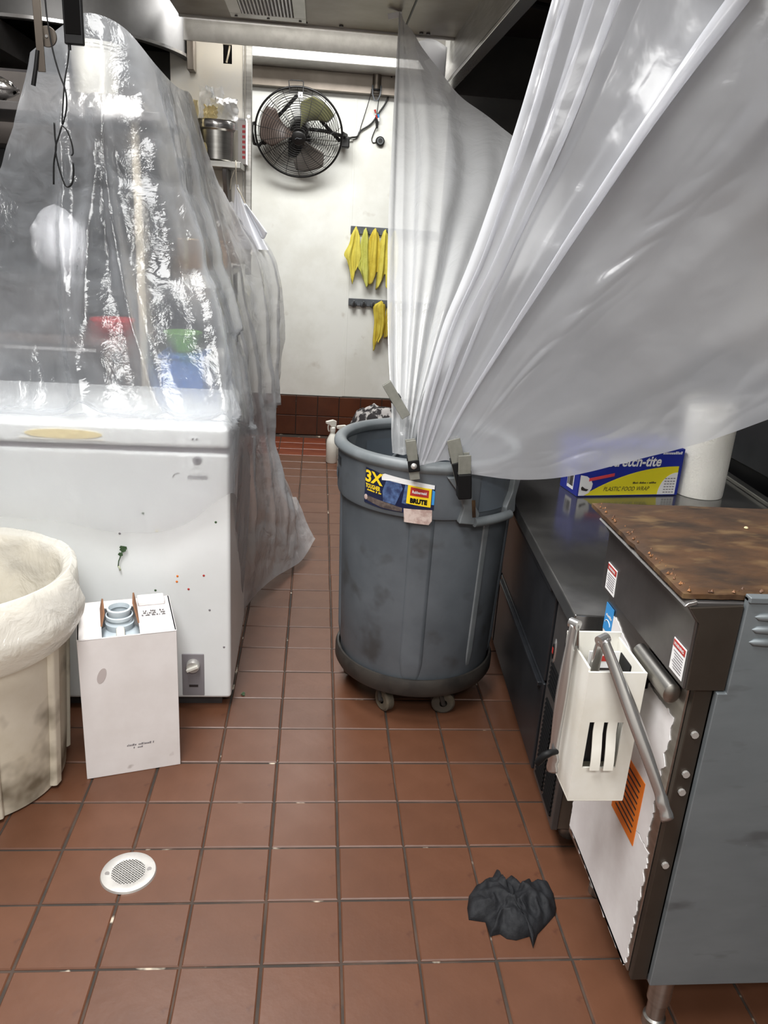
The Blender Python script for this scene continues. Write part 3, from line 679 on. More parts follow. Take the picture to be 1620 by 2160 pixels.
CL = [(0.377, 1.341), (0.392, 1.361), (0.417, 1.381), (0.438, 1.388), (0.451, 1.409), (0.455, 1.388), (0.461, 1.371), (0.484, 1.394), (0.49, 1.387), (0.5, 1.359), (0.527, 1.38), (0.531, 1.362), (0.549, 1.379), (0.567, 1.372), (0.571, 1.345), (0.566, 1.305), (0.558, 1.286), (0.526, 1.255), (0.506, 1.237), (0.487, 1.203), (0.487, 1.232), (0.456, 1.223), (0.437, 1.227), (0.425, 1.239), (0.403, 1.234), (0.4, 1.27), (0.365, 1.277), (0.367, 1.308)]
def cloth_heap():
    n = len(CL); K = 26; S = 6; cx, cy = .465, 1.31; N_ = n * S
    out = []
    for i in range(n):
        p, q = CL[i], CL[(i + 1) % n]
        for t in range(S): out.append((p[0] + (q[0] - p[0]) * t / S, p[1] + (q[1] - p[1]) * t / S))
    vs = []; fs = []
    for k in range(K + 1):
        t = k / K
        for i, (x, y) in enumerate(out):
            px, py = cx + (x - cx) * t, cy + (y - cy) * t
            a = i / N_ * 2 * pi
            wx = px + .02 * noise.noise((px * 25, py * 25, 1)); wy = py + .02 * noise.noise((px * 25, py * 25, 5))
            rid = 1 - abs(noise.noise((wx * 26, wy * 16, 2.0))) * 2.2
            rid2 = 1 - abs(noise.noise((wx * 60, wy * 34, 7.0))) * 2
            h = (1 - t ** 5) ** .6 * (.020 + .018 * (rid) + .007 * rid2) * (.75 + .25 * (1 - t))
            vs.append((px, py, max(.0012, h)))
    for k in range(K): fs += [(k * N_ + i, k * N_ + (i + 1) % N_, (k + 1) * N_ + (i + 1) % N_, (k + 1) * N_ + i) for i in range(N_)]
    base = len(vs); vs += [(x, y, .0) for x, y in out]
    fs += [(K * N_ + i, K * N_ + (i + 1) % N_, base + (i + 1) % N_, base + i) for i in range(N_)] + [tuple(base + i for i in range(N_))]
    return MB().add(vs, fs)
tag(cloth_heap().build('crumpled_cloth', 'rag', None, smooth=180), 'crumpled black cloth lying on the tiles in front of the fryer', 'cloth')
hs = thing('herb_scrap', 'tiny green herb scrap on the tiles right of the freezer', 'herb', (-.192, 2.14, 0))
for k in range(4):
    x, y = -.192 + random.uniform(-.006, .006), 2.14 + random.uniform(-.006, .006)
    MB().add([(x - .005, y, .002), (x, y + .005, .006), (x + .005, y, .003), (x, y - .004, .005)], [(0, 1, 2, 3)]).build('leaf', 'herb', hs, world=True, solid=.001)

# ================================================================== fryer with its board, labels and holder
fy = thing('fryer', 'steel fryer with torn white paper and orange label on its door', 'fryer', (.60, 1.0, 0))
MB().prism([(.630, .137), (1.38, .137), (1.38, .905), (.645, .905), (.645, .742), (.630, .742)], 'y', 1.0, 1.012).build('side_panel', 'galv', fy, world=True, bevel=.002)
MB().box(.645, 1.38, .996, 1.012, .897, .907).build('side_panel_lip', 'galv', fy, world=True, bevel=.002)
for z in (.874, .853, .832):
    MB().lathe([(.0001, -.075), (.0055, -.068), (.007, -.05), (.007, .6), (.0001, .61)], 12, m=Matrix.Translation((.735, 1.0, z)) @ Matrix.Rotation(pi / 2, 4, 'Y') @ Matrix.Scale(.8, 4, (0, 1, 0))).build('louver', 'galv', fy, world=True, smooth=60)
MB().box(.63, 1.38, 1.376, 1.388, .137, .89).build('far_side_panel', 'galv', fy, world=True)
MB().box(1.368, 1.38, 1.012, 1.376, .137, .89).build('back_panel', 'galv', fy, world=True)
MB().box(.63, 1.37, 1.012, 1.376, .137, .15).build('base_pan', 'steel_dark', fy, world=True)
MB().box(.64, 1.37, 1.012, 1.376, .855, .872).build('top_deck', 'black_matte', fy, world=True)
MB().prism([(.557, .886), (.566, .892), (.652, .892), (.652, .742), (.579, .742), (.577, .858)], 'y', 1.010, 1.386).build('control_panel', 'steel_dark', fy, world=True, bevel=.003)
MB().prism([(.560, .884), (.643, .889), (.643, .744), (.582, .744), (.580, .858)], 'y', 1.0045, 1.010).build('control_end_plate', 'steel_bronze', fy, world=True, bevel=.001)
MB().prism([(.553, .884), (.558, .890), (.572, .894), (.572, .888), (.560, .884)], 'y', 1.008, 1.387).build('top_edge_roll', 'chrome', fy, world=True, bevel=.001)
dr_ = MB().box(.597, .625, 1.026, 1.384, .142, .735).build('door', 'steel', fy, world=True, bevel=.003)
MB().box(.600, .630, 1.0125, 1.025, .137, .742).build('front_post', 'steel_bronze', fy, world=True, bevel=.002)
MB().lathe([(.012, -.07), (.018, -.066), (.018, .066), (.012, .07)], 24, m=Matrix.Translation((.583, 1.112, .712)) @ Matrix.Rotation(pi / 2, 4, 'X') @ Matrix.Scale(.8, 4, (1, 0, 0)), cap=True).build('handle_grip', 'steel', dr_, world=True, smooth=40)
for z in (.66, .585, .55, .40): MB().cyl((.615, 1.0128, z), (.615, 1.008, z), .006, n=10).build('screw', 'aluminium', fy, world=True)
# torn paper backing left on the door
def torn(name, y0, y1, zf0, zf1, x, seed, n=46):
    pts = []
    for i in range(n + 1): y = y0 + (y1 - y0) * i / n; pts.append((y, zf0(y) + .010 * noise.noise((y * 70, seed, 0)) + .006 * noise.noise((y * 240, seed, 3))))
    for i in range(n + 1): z = zf0(y1) + (zf1(y1) - zf0(y1)) * i / n; pts.append((y1 + .005 * noise.noise((z * 80, seed, 9)), z))
    for i in range(n + 1): y = y1 + (y0 - y1) * i / n; pts.append((y, zf1(y) + .006 * noise.noise((y * 90, seed, 5)) + .003 * noise.noise((y * 260, seed, 6))))
    for i in range(n + 1): z = zf1(y0) + (zf0(y0) - zf1(y0)) * i / n; pts.append((y0 + .011 * noise.noise((z * 60, seed, 12)) + .006 * noise.noise((z * 200, seed, 2)), z))
    return MB().prism(pts, 'x', x, x + .0012).build(name, 'paper_torn', dr_, world=True)
torn('torn_paper', 1.036, 1.380, lambda y: .16 - .02 * (1.386 - y) / .35, lambda y: .40, .5958, 1)
torn('torn_paper', 1.05, 1.380, lambda y: .405, lambda y: .665 + .035 * min(1, max(0, (y - 1.2) / .12)), .5956, 4)
lb_ = MB().box(.5945, .5957, 1.092, 1.20, .366, .50).build('orange_label', 'orange', dr_, world=True, label='orange label with rows of small dark print')
for k in range(9):
    z = .485 - k * .0125; MB().box(.5939, .5946, 1.105, 1.19 - .02 * random.random(), z - .0017, z + .0017).build('print_line', 'ink', fy, world=True)
bl = MB().box(.5945, .5957, 1.340, 1.380, .655, .712).build('blue_label', 'blue_label', dr_, world=True, label='square blue efficiency label')
def onx(x, y0, z0): return lambda a, c: WM[fy.name].inverted() @ Vector((x, y0 - a, z0 + c))
fine_print('blue_label_print', .026, .006, 'white_paper', fy, onx(.594, 1.360, .690), 6)
MB().tube([(.594, 1.360 + .013 * cos(a), .672 + .008 * sin(a)) for a in [i * pi / 12 for i in range(13)]], .0008, 6).build('blue_label_print', 'white_paper', fy, world=True)
for y0, y1 in ((1.315, 1.362), (1.018, 1.062)):
    def cpx(z): return .577 + .002 * (.858 - z) / .116 - .0008
    MB().add([(cpx(.752), y0, .752), (cpx(.752), y1, .752), (cpx(.806), y1, .806), (cpx(.806), y0, .806)], [(0, 1, 2, 3)]).build('warning_label', 'white_paper', fy, world=True, solid=.0008)
    MB().add([(cpx(.793) - .001, y0 + .002, .793), (cpx(.793) - .001, y1 - .002, .793), (cpx(.804) - .001, y1 - .002, .804), (cpx(.804) - .001, y0 + .002, .804)], [(0, 1, 2, 3)]).build('red_header', 'red', fy, world=True, solid=.0006)
    text('header_lettering', 'WARNING', .007, 'white_paper', fy, (lambda yy: (lambda a, c: WM[fy.name].inverted() @ Vector((.5755, yy - a, .7985 + c))))((y0 + y1) / 2), bold=.0002)
    for k in range(7):
        z = .787 - k * .0045
        MB().box(.5762, .5768, y0 + .005, y1 - .005 - .008 * random.random(), z - .0006, z + .0006).build('print_line', 'ink_grey', fy, world=True)
for x, y in ((.675, 1.035), (1.33, 1.035), (.675, 1.35), (1.33, 1.35)):
    MB().lathe([(.0, .0), (.021, .0), (.021, .02), (.017, .024), (.017, .06), (.021, .062), (.021, .138), (0, .138)], 24, (x, y, 0)).build('leg', 'steel', fy, world=True, smooth=40)

def board():
    nu, nv = 60, 40; x0, x1, y0, y1 = .551, 1.30, 1.0145, 1.43
    def fn(u, v, top):
        x = x0 + (x1 - x0) * u; y = y0 + (y1 - y0) * v
        e = min(u * (x1 - x0), (1 - u) * (x1 - x0), v * (y1 - y0), (1 - v) * (y1 - y0))
        w = .002 * noise.noise((x * 40, y * 40, 0))
        z = .906 + .0015 * noise.noise((x * 25, y * 18, 3)) - (.004 if e < .003 else 0)
        if u == 0 or u == 1: x += w * 2
        if v == 0 or v == 1: y += w * 2
        return (x, y, z if top else .8945)
    mb = MB(); mb.grid(lambda u, v: fn(u, v, True), nu, nv); mb.grid(lambda u, v: fn(u, v, False), nu, nv)
    q = (nu + 1) * (nv + 1); per = [i for i in range(nu + 1)] + [j * (nu + 1) + nu for j in range(1, nv + 1)] + [nv * (nu + 1) + i for i in range(nu - 1, -1, -1)] + [j * (nu + 1) for j in range(nv - 1, 0, -1)]
    for a, b in zip(per, per[1:] + per[:1]): mb.f.append((a, b, b + q, a + q))
    return mb
bdt = thing('fryer_cover', 'scorched brown crusted flat cover lying on top of the fryer', 'cover', (.93, 1.22, .8945))
board().build('plate', 'char', bdt, world=True, smooth=40)
e_ = MB()
for k in range(70):
    y = 1.02 + .40 * random.random(); x = .556 + abs(random.gauss(0, .007)); s_ = random.uniform(.001, .0035)
    if k > 45: y = 1.018 + abs(random.gauss(0, .006)); x = .56 + .3 * random.random()
    e_.add([(x - s_, y, .905), (x, y - s_, .9055), (x + s_, y, .905), (x, y + s_, .905), (x, y, .906 + s_)], [(0, 1, 4), (1, 2, 4), (2, 3, 4), (3, 0, 4)])
e_.build('crust', 'char_edge', bdt, world=True, kind='stuff')
for x, y in ((.80, 1.30), (.89, 1.18)): MB().lathe([(0, .003), (.003, .002), (.004, 0)], 8, (x, y, .9065)).build('crumb', 'greasy_paper', bdt, world=True)

# utensil holder hung on the fryer door
uh = thing('utensil_holder', 'white plastic holder with three slots hung on the fryer door', 'holder', (.515, 1.10, .463))
X0, X1, Y0, Y1, Z0, Z1 = .463, .563, 1.098, 1.225, .463, .718
sx_ = [.479, .4875, .5045, .5115, .5285, .538]
zs0, zs1 = .530, .622
f = MB()
f.box(X0, sx_[0], Y0, Y0 + .004, Z0, Z1); f.box(sx_[5], X1, Y0, Y0 + .004, Z0, Z1); f.box(sx_[0], sx_[5], Y0, Y0 + .004, Z0, zs0); f.box(sx_[0], sx_[5], Y0, Y0 + .004, zs1, Z1)
f.build('front_wall', 'white_plastic', uh, world=True)
for a, b_ in ((sx_[1], sx_[2]), (sx_[3], sx_[4])):
    pr = [(Y0, zs1 + .002), (Y0 - .001, .60), (Y0 - .008, .575), (Y0 - .013, .55), (Y0 - .014, zs0 + .004), (Y0 - .010, zs0 + .002), (Y0 - .009, .55), (Y0 - .004, .575), (Y0 + .003, .602), (Y0 + .004, zs1 + .002)]
    MB().prism(pr, 'x', a, b_).build('bowed_strip', 'white_plastic', uh, world=True, bevel=.001)
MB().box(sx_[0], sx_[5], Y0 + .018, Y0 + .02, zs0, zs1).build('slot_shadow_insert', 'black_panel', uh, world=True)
MB().box(X0, X0 + .004, Y0 + .004, Y1, Z0, Z1 + .006).build('side_wall', 'white_plastic', uh, world=True, bevel=.001)
MB().box(X1 - .004, X1, Y0 + .004, Y1, Z0, Z1).build('side_wall', 'white_plastic', uh, world=True, bevel=.001)
MB().box(X0, X1, Y1 - .004, Y1, Z0, Z1 + .01).build('back_wall', 'white_plastic', uh, world=True, bevel=.001)
MB().box(X0, X1, Y0, Y1, Z0 - .003, Z0).build('bottom', 'white_plastic', uh, world=True, bevel=.001)
MB().box(X1 - .006, .5955, 1.15, 1.20, .655, .70).build('hanger', 'black', uh, world=True, bevel=.002)
MB().box(X0 + .006, X0 + .02, Y1 - .016, Y1 - .004, .50, .712).build('inner_rib', 'white_plastic', uh, world=True)
ic = thing('card_sleeve', 'printed white card sleeve tucked inside the white utensil holder', 'card', (.52, 1.19, .56))
MB().box(.495, .55, 1.185, 1.188, .49, .708).build('card', 'white_paper', ic, world=True)
MB().box(.50, .53, 1.1836, 1.185, .69, .70).build('red_print', 'red', ic, world=True)
MB().box(.50, .545, 1.1836, 1.185, .672, .676).build('dark_print', 'ink', ic, world=True)

def tongs(name, label, top, endA, endB, w, inner):
    t = thing(name, label, 'tongs', top, group='steel tongs on the fryer')
    top = Vector(top)
    for e, n_ in ((Vector(endA), 'arm'), (Vector(endB), 'arm')):
        d = e - top; L_ = d.length; dn_ = d.normalized()
        o = (Vector(endB) - Vector(endA)); o = (o - dn_ * o.dot(dn_)).normalized() * (1 if e == Vector(endA) else -1)
        sd = dn_.cross(o).normalized()
        def fn(u, v):
            ww = w * (.8 + .35 * sin(pi * min(1, v * 1.1)) ** 2) * (1.0 if v < .86 else 1.05)
            ch = -(1 - (2 * u - 1) ** 2) * w * .45
            bow = .006 * sin(pi * v)
            scal = (.0035 * abs(sin(v * 40)) if v > .86 else 0) * (1 if u < .5 else 1)
            return top + d * v + sd * (u - .5) * (ww + 2 * scal) + o * (ch - bow)
        MB().grid(fn, 10, 60).build(n_, 'chrome', t, world=True, smooth=60, solid=.0012)
    MB().lathe([(.0, -w * .4), (.009, -w * .4), (.009, w * .4), (0, w * .4)], 20, m=Matrix.Translation(top) @ Vector((0, 0, 1)).rotation_difference((Vector(endA) - top).cross(Vector(endB) - top).normalized()).to_matrix().to_4x4()).build('spring_bend', 'chrome', t, world=True, smooth=40)
    return t
tongs('tongs', 'long steel tongs slung over the front of the white holder at a slant', (.480, 1.105, .775), (.588, .990, .515), (.500, 1.165, .50), .024, 0)
t2 = tongs('tongs', 'steel tongs hanging upright on the left side of the white holder', (.452, 1.165, .772), (.447, 1.15, .485), (.473, 1.17, .52), .021, 0)
MB().tube([(.448, 1.142, .53), (.434, 1.135, .534), (.424, 1.135, .528), (.417, 1.137, .516), (.414, 1.14, .508)], [.004, .006, .007, .007, .006], 10).build('black_loop', 'black', t2, world=True, smooth=60)

# ================================================================== low refrigerated counter
lo = thing('refrigerated_counter', 'low dark drawer counter with stainless worktop beside the grey bin', 'counter', (.557, 1.443, 0), R_(-3.5))
MB().box(0, .84, 0, 1.6, .612, .65).build('worktop', 'worktop', lo, bevel=.004)
MB().box(.81, .84, 0, 1.6, .65, .664).build('back_rim', 'steel', lo, bevel=.003)
MB().box(.04, .83, .012, 1.59, .085, .612).build('cabinet', 'black_panel', lo)
MB().box(.04, .83, .008, .012, .09, .612).build('end_panel', 'steel_brown', lo)
gp = MB().box(.024, .04, .004, .215, .088, .606).build('grille_panel', 'steel_dark', lo, bevel=.003)
for c in range(2):
    for k in range(26):
        z = .115 + k * .0125
        if .33 < z < .36: continue
        MB().box(-.0035, .0035, .0, .075, -.0028, .0028, Matrix.Translation((.0235, .022 + c * .09, z)) @ Matrix.Rotation(R_(28), 4, 'Y')).build('louver', 'black', gp)
bd_ = MB().lathe([(0, .003), (.010, .003), (.0125, .0015), (.013, 0)], 28, m=Matrix.Translation((.024, .185, .46)) @ Matrix.Rotation(-pi / 2, 4, 'Y') @ Matrix.Scale(2.6, 4, (1, 0, 0))).build('oval_badge', 'chrome', gp, smooth=40)
MB().lathe([(0, .0045), (.007, .0045), (.008, .003)], 24, m=Matrix.Translation((.0235, .185, .46)) @ Matrix.Rotation(-pi / 2, 4, 'Y') @ Matrix.Scale(2.6, 4, (1, 0, 0))).build('badge_face', 'black', lo)
MB().box(.0185, .0205, .180, .190, .455, .470).build('badge_red_mark', 'red', lo)
for j in range(2):
    for r in range(2):
        y0 = .225 + j * .685
        dw = MB().box(.020, .04, y0, y0 + .675, .09 + r * .262, .345 + r * .262).build('drawer', 'black_panel', lo, bevel=.004)
        MB().box(.010, .022, y0 + .02, y0 + .655, .325 + r * .262, .338 + r * .262).build('pull_edge', 'black_panel', dw, bevel=.003)
for x in (.10, .80):
    for y in (.10, 1.5): MB().cyl((x, y, 0), (x, y, .086), .024, .02, 16).build('leg', 'steel', lo, smooth=40)
# plastic wrap box and paper roll on the worktop
wbx = thing('wrap_box', 'blue and yellow plastic wrap box on the steel worktop under the film', 'box', (.815, 2.25, .651), R_(9))
bw, bd, bh = .352, .12, .152
MB().box(0, bw, 0, bd, 0, bh).build('carton', 'box_blue', wbx, bevel=.0015)
def flat(name, m, poly, y=-.0007, parent=None, dz=0):
    return MB().prism(poly, 'y', y, y + .0006).build(name, m, parent or wbx)
sw = [(.02, .004)] + [(.02 + t * .32, .004 + .092 * (1 - (1 - t) ** 2.1)) for t in [i / 20 for i in range(1, 21)]] + [(.34, .004)]
flat('yellow_field', 'box_yellow', sw)
flat('white_disc', 'white_paper', [(.004, .004), (.022, .004), (.038, .012), (.046, .026), (.048, .042), (.040, .056), (.026, .066), (.004, .070)], -.0013)
flat('tray_drawing', 'ink', [(.012, .022), (.03, .018), (.036, .024), (.024, .027), (.014, .034), (.010, .03)], -.0019)
flat('white_corner', 'white_paper', [(.34, .004), (.34, .076)] + [(.34 - .062 * sin(a), .004 + .072 * cos(a)) for a in [i * pi / 20 for i in range(1, 11)]], -.0013)
for k in range(6):
    for c in range(4): flat('fine_print', 'ink_grey', [(.297 + c * .010, .010 + k * .009), (.304 + c * .010, .010 + k * .009), (.304 + c * .010, .013 + k * .009), (.297 + c * .010, .013 + k * .009)], -.0019)
flat('red_strip', 'pink_red', [(.034, .050), (.118, .066), (.118, .076), (.034, .060)], -.0019)
def wt(x, z): return lambda a, c: Vector((x + a, -.0021, z + c))
text('lettering', 'stretch-tite', .046, 'white_paper', wbx, wt(.182, .112), bold=.0012, shear=.18, sx=.86)
text('lettering', 'PLASTIC FOOD WRAP', .0195, 'ink', wbx, wt(.165, .024), shear=.3, sx=.82)
fine_print('fine_print', .08, .006, 'ink', wbx, wt(.225, .044), 7)
fine_print('fine_print', .07, .009, 'white_paper', wbx, wt(.305, .140), 8)
sl = MB().box(-.0008, 0, .030, .072, .014, .068).build('barcode_label', 'white_paper', wbx)
for k in range(12):
    y = .034 + k * .003; MB().box(-.0014, -.0008, y, y + random.choice((.0008, .0014, .002)), .024, .063).build('bar', 'ink', sl)
pr_ = thing('paper_towel_roll', 'upright white paper towel roll beside the blue wrap box', 'paper roll', (1.247, 2.337, .651))
MB().lathe([(.02, 0), (.0745, 0), (.0755, .004), (.0755, .276), (.0745, .28), (.02, .28)], 64).build('paper', 'paper_roll', pr_, smooth=40)
MB().lathe([(.019, .001), (.019, .281), (.0205, .281), (.0205, .001)], 32).build('core', 'card_brown', pr_, smooth=40)
bc = thing('black_cabinet', 'black cabinet standing behind the steel worktop at the right edge', 'cabinet', (1.55, 2.3, 0))
MB().box(1.505, 1.59, 1.62, 3.1, .02, 1.02).build('cabinet_body', 'black', bc, world=True, bevel=.004)
MB().box(1.495, 1.506, 1.70, 2.28, .70, 1.0).build('door', 'black_panel', bc, world=True, bevel=.003)
MB().box(1.495, 1.506, 2.32, 3.0, .70, 1.0).build('door', 'black_panel', bc, world=True, bevel=.003)

G_FRONT = [[(-0.838,2.620,1.805),(-0.872,2.530,1.599),(-0.930,2.460,1.392),(-0.998,2.380,1.187),(-1.110,2.270,0.998),(-1.177,2.106,0.884),(-1.134,2.010,0.872),(-1.147,2.002,0.725),(-1.162,1.996,0.605)],
 [(-0.823,2.600,1.811),(-0.844,2.520,1.587),(-0.870,2.450,1.383),(-0.878,2.370,1.194),(-0.867,2.260,1.025),(-0.823,2.109,0.900),(-0.795,2.022,0.872),(-0.804,2.014,0.734),(-0.813,2.009,0.618)],
 [(-0.730,2.600,1.883),(-0.743,2.530,1.668),(-0.756,2.460,1.466),(-0.759,2.370,1.239),(-0.742,2.250,1.046),(-0.709,2.113,0.904),(-0.680,2.027,0.872),(-0.675,2.019,0.738),(-0.671,2.014,0.610)],
 [(-0.663,2.600,1.913),(-0.650,2.530,1.711),(-0.644,2.460,1.498),(-0.627,2.370,1.272),(-0.589,2.250,1.066),(-0.540,2.119,0.904),(-0.509,2.033,0.872),(-0.506,2.025,0.729),(-0.499,2.020,0.581)],
 [(-0.580,2.640,1.891),(-0.547,2.570,1.737),(-0.512,2.480,1.496),(-0.467,2.380,1.269),(-0.418,2.260,1.061),(-0.367,2.125,0.904),(-0.342,2.039,0.872),(-0.343,2.031,0.740),(-0.346,2.025,0.603)],
 [(-0.500,2.680,1.808),(-0.463,2.600,1.623),(-0.404,2.500,1.401),(-0.336,2.380,1.185),(-0.273,2.240,1.005),(-0.231,2.110,0.901),(-0.217,2.043,0.872),(-0.214,2.035,0.790),(-0.213,2.030,0.699)],
 [(-0.485,2.900,1.793),(-0.440,2.800,1.619),(-0.380,2.720,1.393),(-0.310,2.620,1.155),(-0.244,2.480,0.954),(-0.213,2.360,0.839),(-0.207,2.300,0.759),(-0.216,2.280,0.601),(-0.223,2.260,0.486)],
 [(-0.476,3.100,1.803),(-0.424,3.000,1.610),(-0.362,2.900,1.382),(-0.299,2.820,1.140),(-0.236,2.720,0.915),(-0.206,2.660,0.765),(-0.210,2.620,0.642),(-0.216,2.580,0.414),(-0.234,2.540,0.110)]]
G_REAR = [[(-0.516,3.200,1.823),(-0.440,3.100,1.492),(-0.380,3.000,1.172),(-0.311,2.900,0.848),(-0.273,2.820,0.602),(-0.255,2.740,0.317),(-0.238,2.640,0.046)],
 [(-0.497,3.350,1.824),(-0.427,3.320,1.470),(-0.350,3.220,1.161),(-0.271,3.080,0.818),(-0.227,2.980,0.561),(-0.199,2.860,0.273),(-0.202,2.770,0.037)],
 [(-0.489,3.600,1.694),(-0.403,3.650,1.427),(-0.305,3.550,1.143),(-0.241,3.380,0.767),(-0.201,3.250,0.489),(-0.147,3.050,0.243),(-0.137,2.910,0.055)],
 [(-0.448,3.900,1.490),(-0.323,3.950,1.334),(-0.245,3.880,1.127),(-0.207,3.700,0.757),(-0.183,3.500,0.467),(-0.086,3.270,0.209),(-0.043,3.120,0.035)],
 [(-0.421,4.050,1.487),(-0.239,4.050,1.269),(-0.170,4.050,1.008),(-0.174,3.950,0.694),(-0.222,3.800,0.389),(-0.104,3.600,0.212),(0.020,3.320,0.063)]]
G_MID = [[(0.223,2.130,0.801),(0.215,2.160,0.909),(0.213,2.350,1.109),(0.221,2.650,1.373),(0.242,3.050,1.766),(0.277,3.500,2.193)],
 [(0.238,2.120,0.800),(0.238,2.150,0.899),(0.248,2.330,1.114),(0.264,2.630,1.376),(0.281,3.030,1.751),(0.286,3.500,2.194)],
 [(0.253,2.110,0.801),(0.254,2.140,0.902),(0.280,2.320,1.116),(0.316,2.600,1.379),(0.346,2.950,1.688),(0.312,3.440,2.131)],
 [(0.266,2.110,0.808),(0.268,2.140,0.896),(0.315,2.320,1.118),(0.387,2.600,1.383),(0.438,2.880,1.643),(0.412,3.300,1.985)],
 [(0.273,2.110,0.815),(0.276,2.140,0.890),(0.343,2.300,1.095),(0.450,2.570,1.345),(0.540,2.820,1.572),(0.542,3.150,1.839)],
 [(0.278,2.110,0.816),(0.282,2.140,0.890),(0.366,2.280,1.072),(0.508,2.530,1.293),(0.632,2.770,1.517),(0.679,3.020,1.730)],
 [(0.284,2.110,0.816),(0.286,2.130,0.892),(0.391,2.250,1.050),(0.581,2.480,1.243),(0.769,2.700,1.436),(0.836,2.900,1.611)]]
G_BIG = [[(0.266,1.955,0.813),(0.267,1.950,0.958),(0.303,1.950,1.161),(0.357,1.950,1.331),(0.437,1.950,1.636),(0.490,1.950,1.907),(0.515,1.950,2.030)],
 [(0.273,1.955,0.816),(0.294,1.950,0.959),(0.341,1.950,1.163),(0.408,1.950,1.345),(0.502,1.940,1.640),(0.564,1.940,1.911),(0.600,1.940,2.035)],
 [(0.286,1.955,0.819),(0.328,1.950,0.973),(0.395,1.950,1.166),(0.470,1.950,1.381),(0.564,1.930,1.631),(0.646,1.920,1.912),(0.700,1.910,2.100)],
 [(0.304,1.955,0.824),(0.358,1.950,0.980),(0.446,1.950,1.180),(0.532,1.940,1.395),(0.641,1.910,1.629),(0.755,1.880,1.911),(0.840,1.860,2.120)],
 [(0.326,1.955,0.830),(0.394,1.950,0.988),(0.493,1.950,1.182),(0.601,1.930,1.394),(0.724,1.880,1.636),(0.881,1.820,1.906),(1.020,1.780,2.120)],
 [(0.351,1.955,0.833),(0.443,1.950,0.984),(0.564,1.940,1.175),(0.690,1.910,1.373),(0.826,1.850,1.564),(0.995,1.750,1.815),(1.200,1.700,2.060)],
 [(0.371,1.955,0.823),(0.483,1.950,0.961),(0.631,1.940,1.127),(0.791,1.900,1.309),(0.930,1.840,1.471),(1.101,1.740,1.665),(1.400,1.660,1.900)],
 [(0.387,1.955,0.809),(0.512,1.950,0.925),(0.702,1.940,1.059),(0.877,1.890,1.203),(1.041,1.830,1.359),(1.200,1.740,1.505),(1.550,1.650,1.660)],
 [(0.403,1.955,0.800),(0.536,1.950,0.854),(0.744,1.940,0.937),(0.931,1.890,1.055),(1.103,1.820,1.173),(1.285,1.730,1.301),(1.556,1.650,1.420)],
 [(0.413,1.955,0.798),(0.548,1.950,0.789),(0.680,1.940,0.809),(0.883,1.900,0.884),(1.046,1.850,0.963),(1.315,1.750,1.127),(1.556,1.670,1.240)]]

# ================================================================== things on the back wall
th = R_(26)
mx = Matrix(((1, 0, 0, -.150), (0, -sin(th), -cos(th), 5.335), (0, cos(th), -sin(th), 1.938), (0, 0, 0, 1)))
fan = thing('wall_fan', 'black round wall fan tilted down on the white back wall', 'fan', mtx=mx)
RF = .262
def dome(r, h): return h * math.sqrt(max(0, 1 - (r / RF) ** 2))
def ringp(r, z, n=72): return [(r * cos(2 * pi * i / n), r * sin(2 * pi * i / n), z) for i in range(n)]
MB().tube(ringp(RF + .003, 0), .0065, 10, True).build('rim_ring', 'fan_black', fan, smooth=180)
for nm, h in (('front_guard', .075), ('rear_guard', -.085)):
    g = MB()
    for k in range(15):
        r = .055 + k * .0135; g.tube(ringp(r, dome(r, h), 60), .0016, 5, True)
    g.build(nm, 'fan_black', fan, smooth=180)
for k in range(18):
    a0 = 2 * pi * k / 18
    MB().tube([((.04 + (RF - .04) * t) * cos(a0 + .22 * t), (.04 + (RF - .04) * t) * sin(a0 + .22 * t), dome(.04 + (RF - .04) * t, .0765)) for t in [i / 12 for i in range(13)]], .0017, 5).build('guard_spoke', 'fan_black', fan, smooth=180)
hbp = MB().lathe([(0, .088), (.036, .087), (.042, .082), (.043, .070), (0, .07)], 40).build('hub_badge', 'fan_black', fan, smooth=40)
MB().tube([(-.02, -.002, .0885), (-.008, .006, .0888), (.006, .002, .0888), (.02, .004, .0885)], .0012, 6).build('badge_script', 'rail', hbp)
for k, (a, m_) in enumerate(((188, 'fan_blade'), (68, 'fan_blade_green'), (308, 'fan_blade_grey'))):
    def fn(u, v, a=a):
        r = .035 + (.238 - .035) * v; wid = R_(18 + 48 * min(1, v * 1.5)) * (1 - .35 * max(0, v - .75) / .25)
        an = R_(a) + (u - .5) * wid - .35 * v
        return Vector((r * cos(an), r * sin(an), -.012 + (u - .5) * .07 * (1 - .3 * v)))
    MB().grid(fn, 14, 16).build('blade', m_, fan, smooth=180, solid=.003)
MB().lathe([(0, .012), (.035, .012), (.038, 0), (.038, -.02), (0, -.02)], 32).build('hub', 'fan_black', fan, smooth=40)
MB().lathe([(0, -.03), (.055, -.03), (.06, -.05), (.06, -.13), (.045, -.15), (0, -.15)], 32).build('motor', 'fan_black', fan, smooth=40)
for p, q in (((-.165, .02, -.09), (-.015, .185, -.10)), ((.06, .12, -.095), (.255, -.06, -.09))):
    MB().cyl(p, q, .011, n=10).build('support_bar', 'fan_black', fan, smooth=60)
MB().tube([(-.268, .04, 0), (-.285, .03, -.02), (-.29, -.02, -.03), (-.278, -.10, -.055), (-.25, -.115, -.07), (-.19, -.06, -.09), (-.05, -.01, -.10)], .011, 10).build('yoke_arm', 'fan_black', fan, smooth=60)
MB().tube([(.268, .02, 0), (.29, .0, -.03), (.27, -.02, -.07), (.16, -.01, -.10), (.05, -.005, -.10)], .011, 10).build('yoke_arm', 'fan_black', fan, smooth=60)
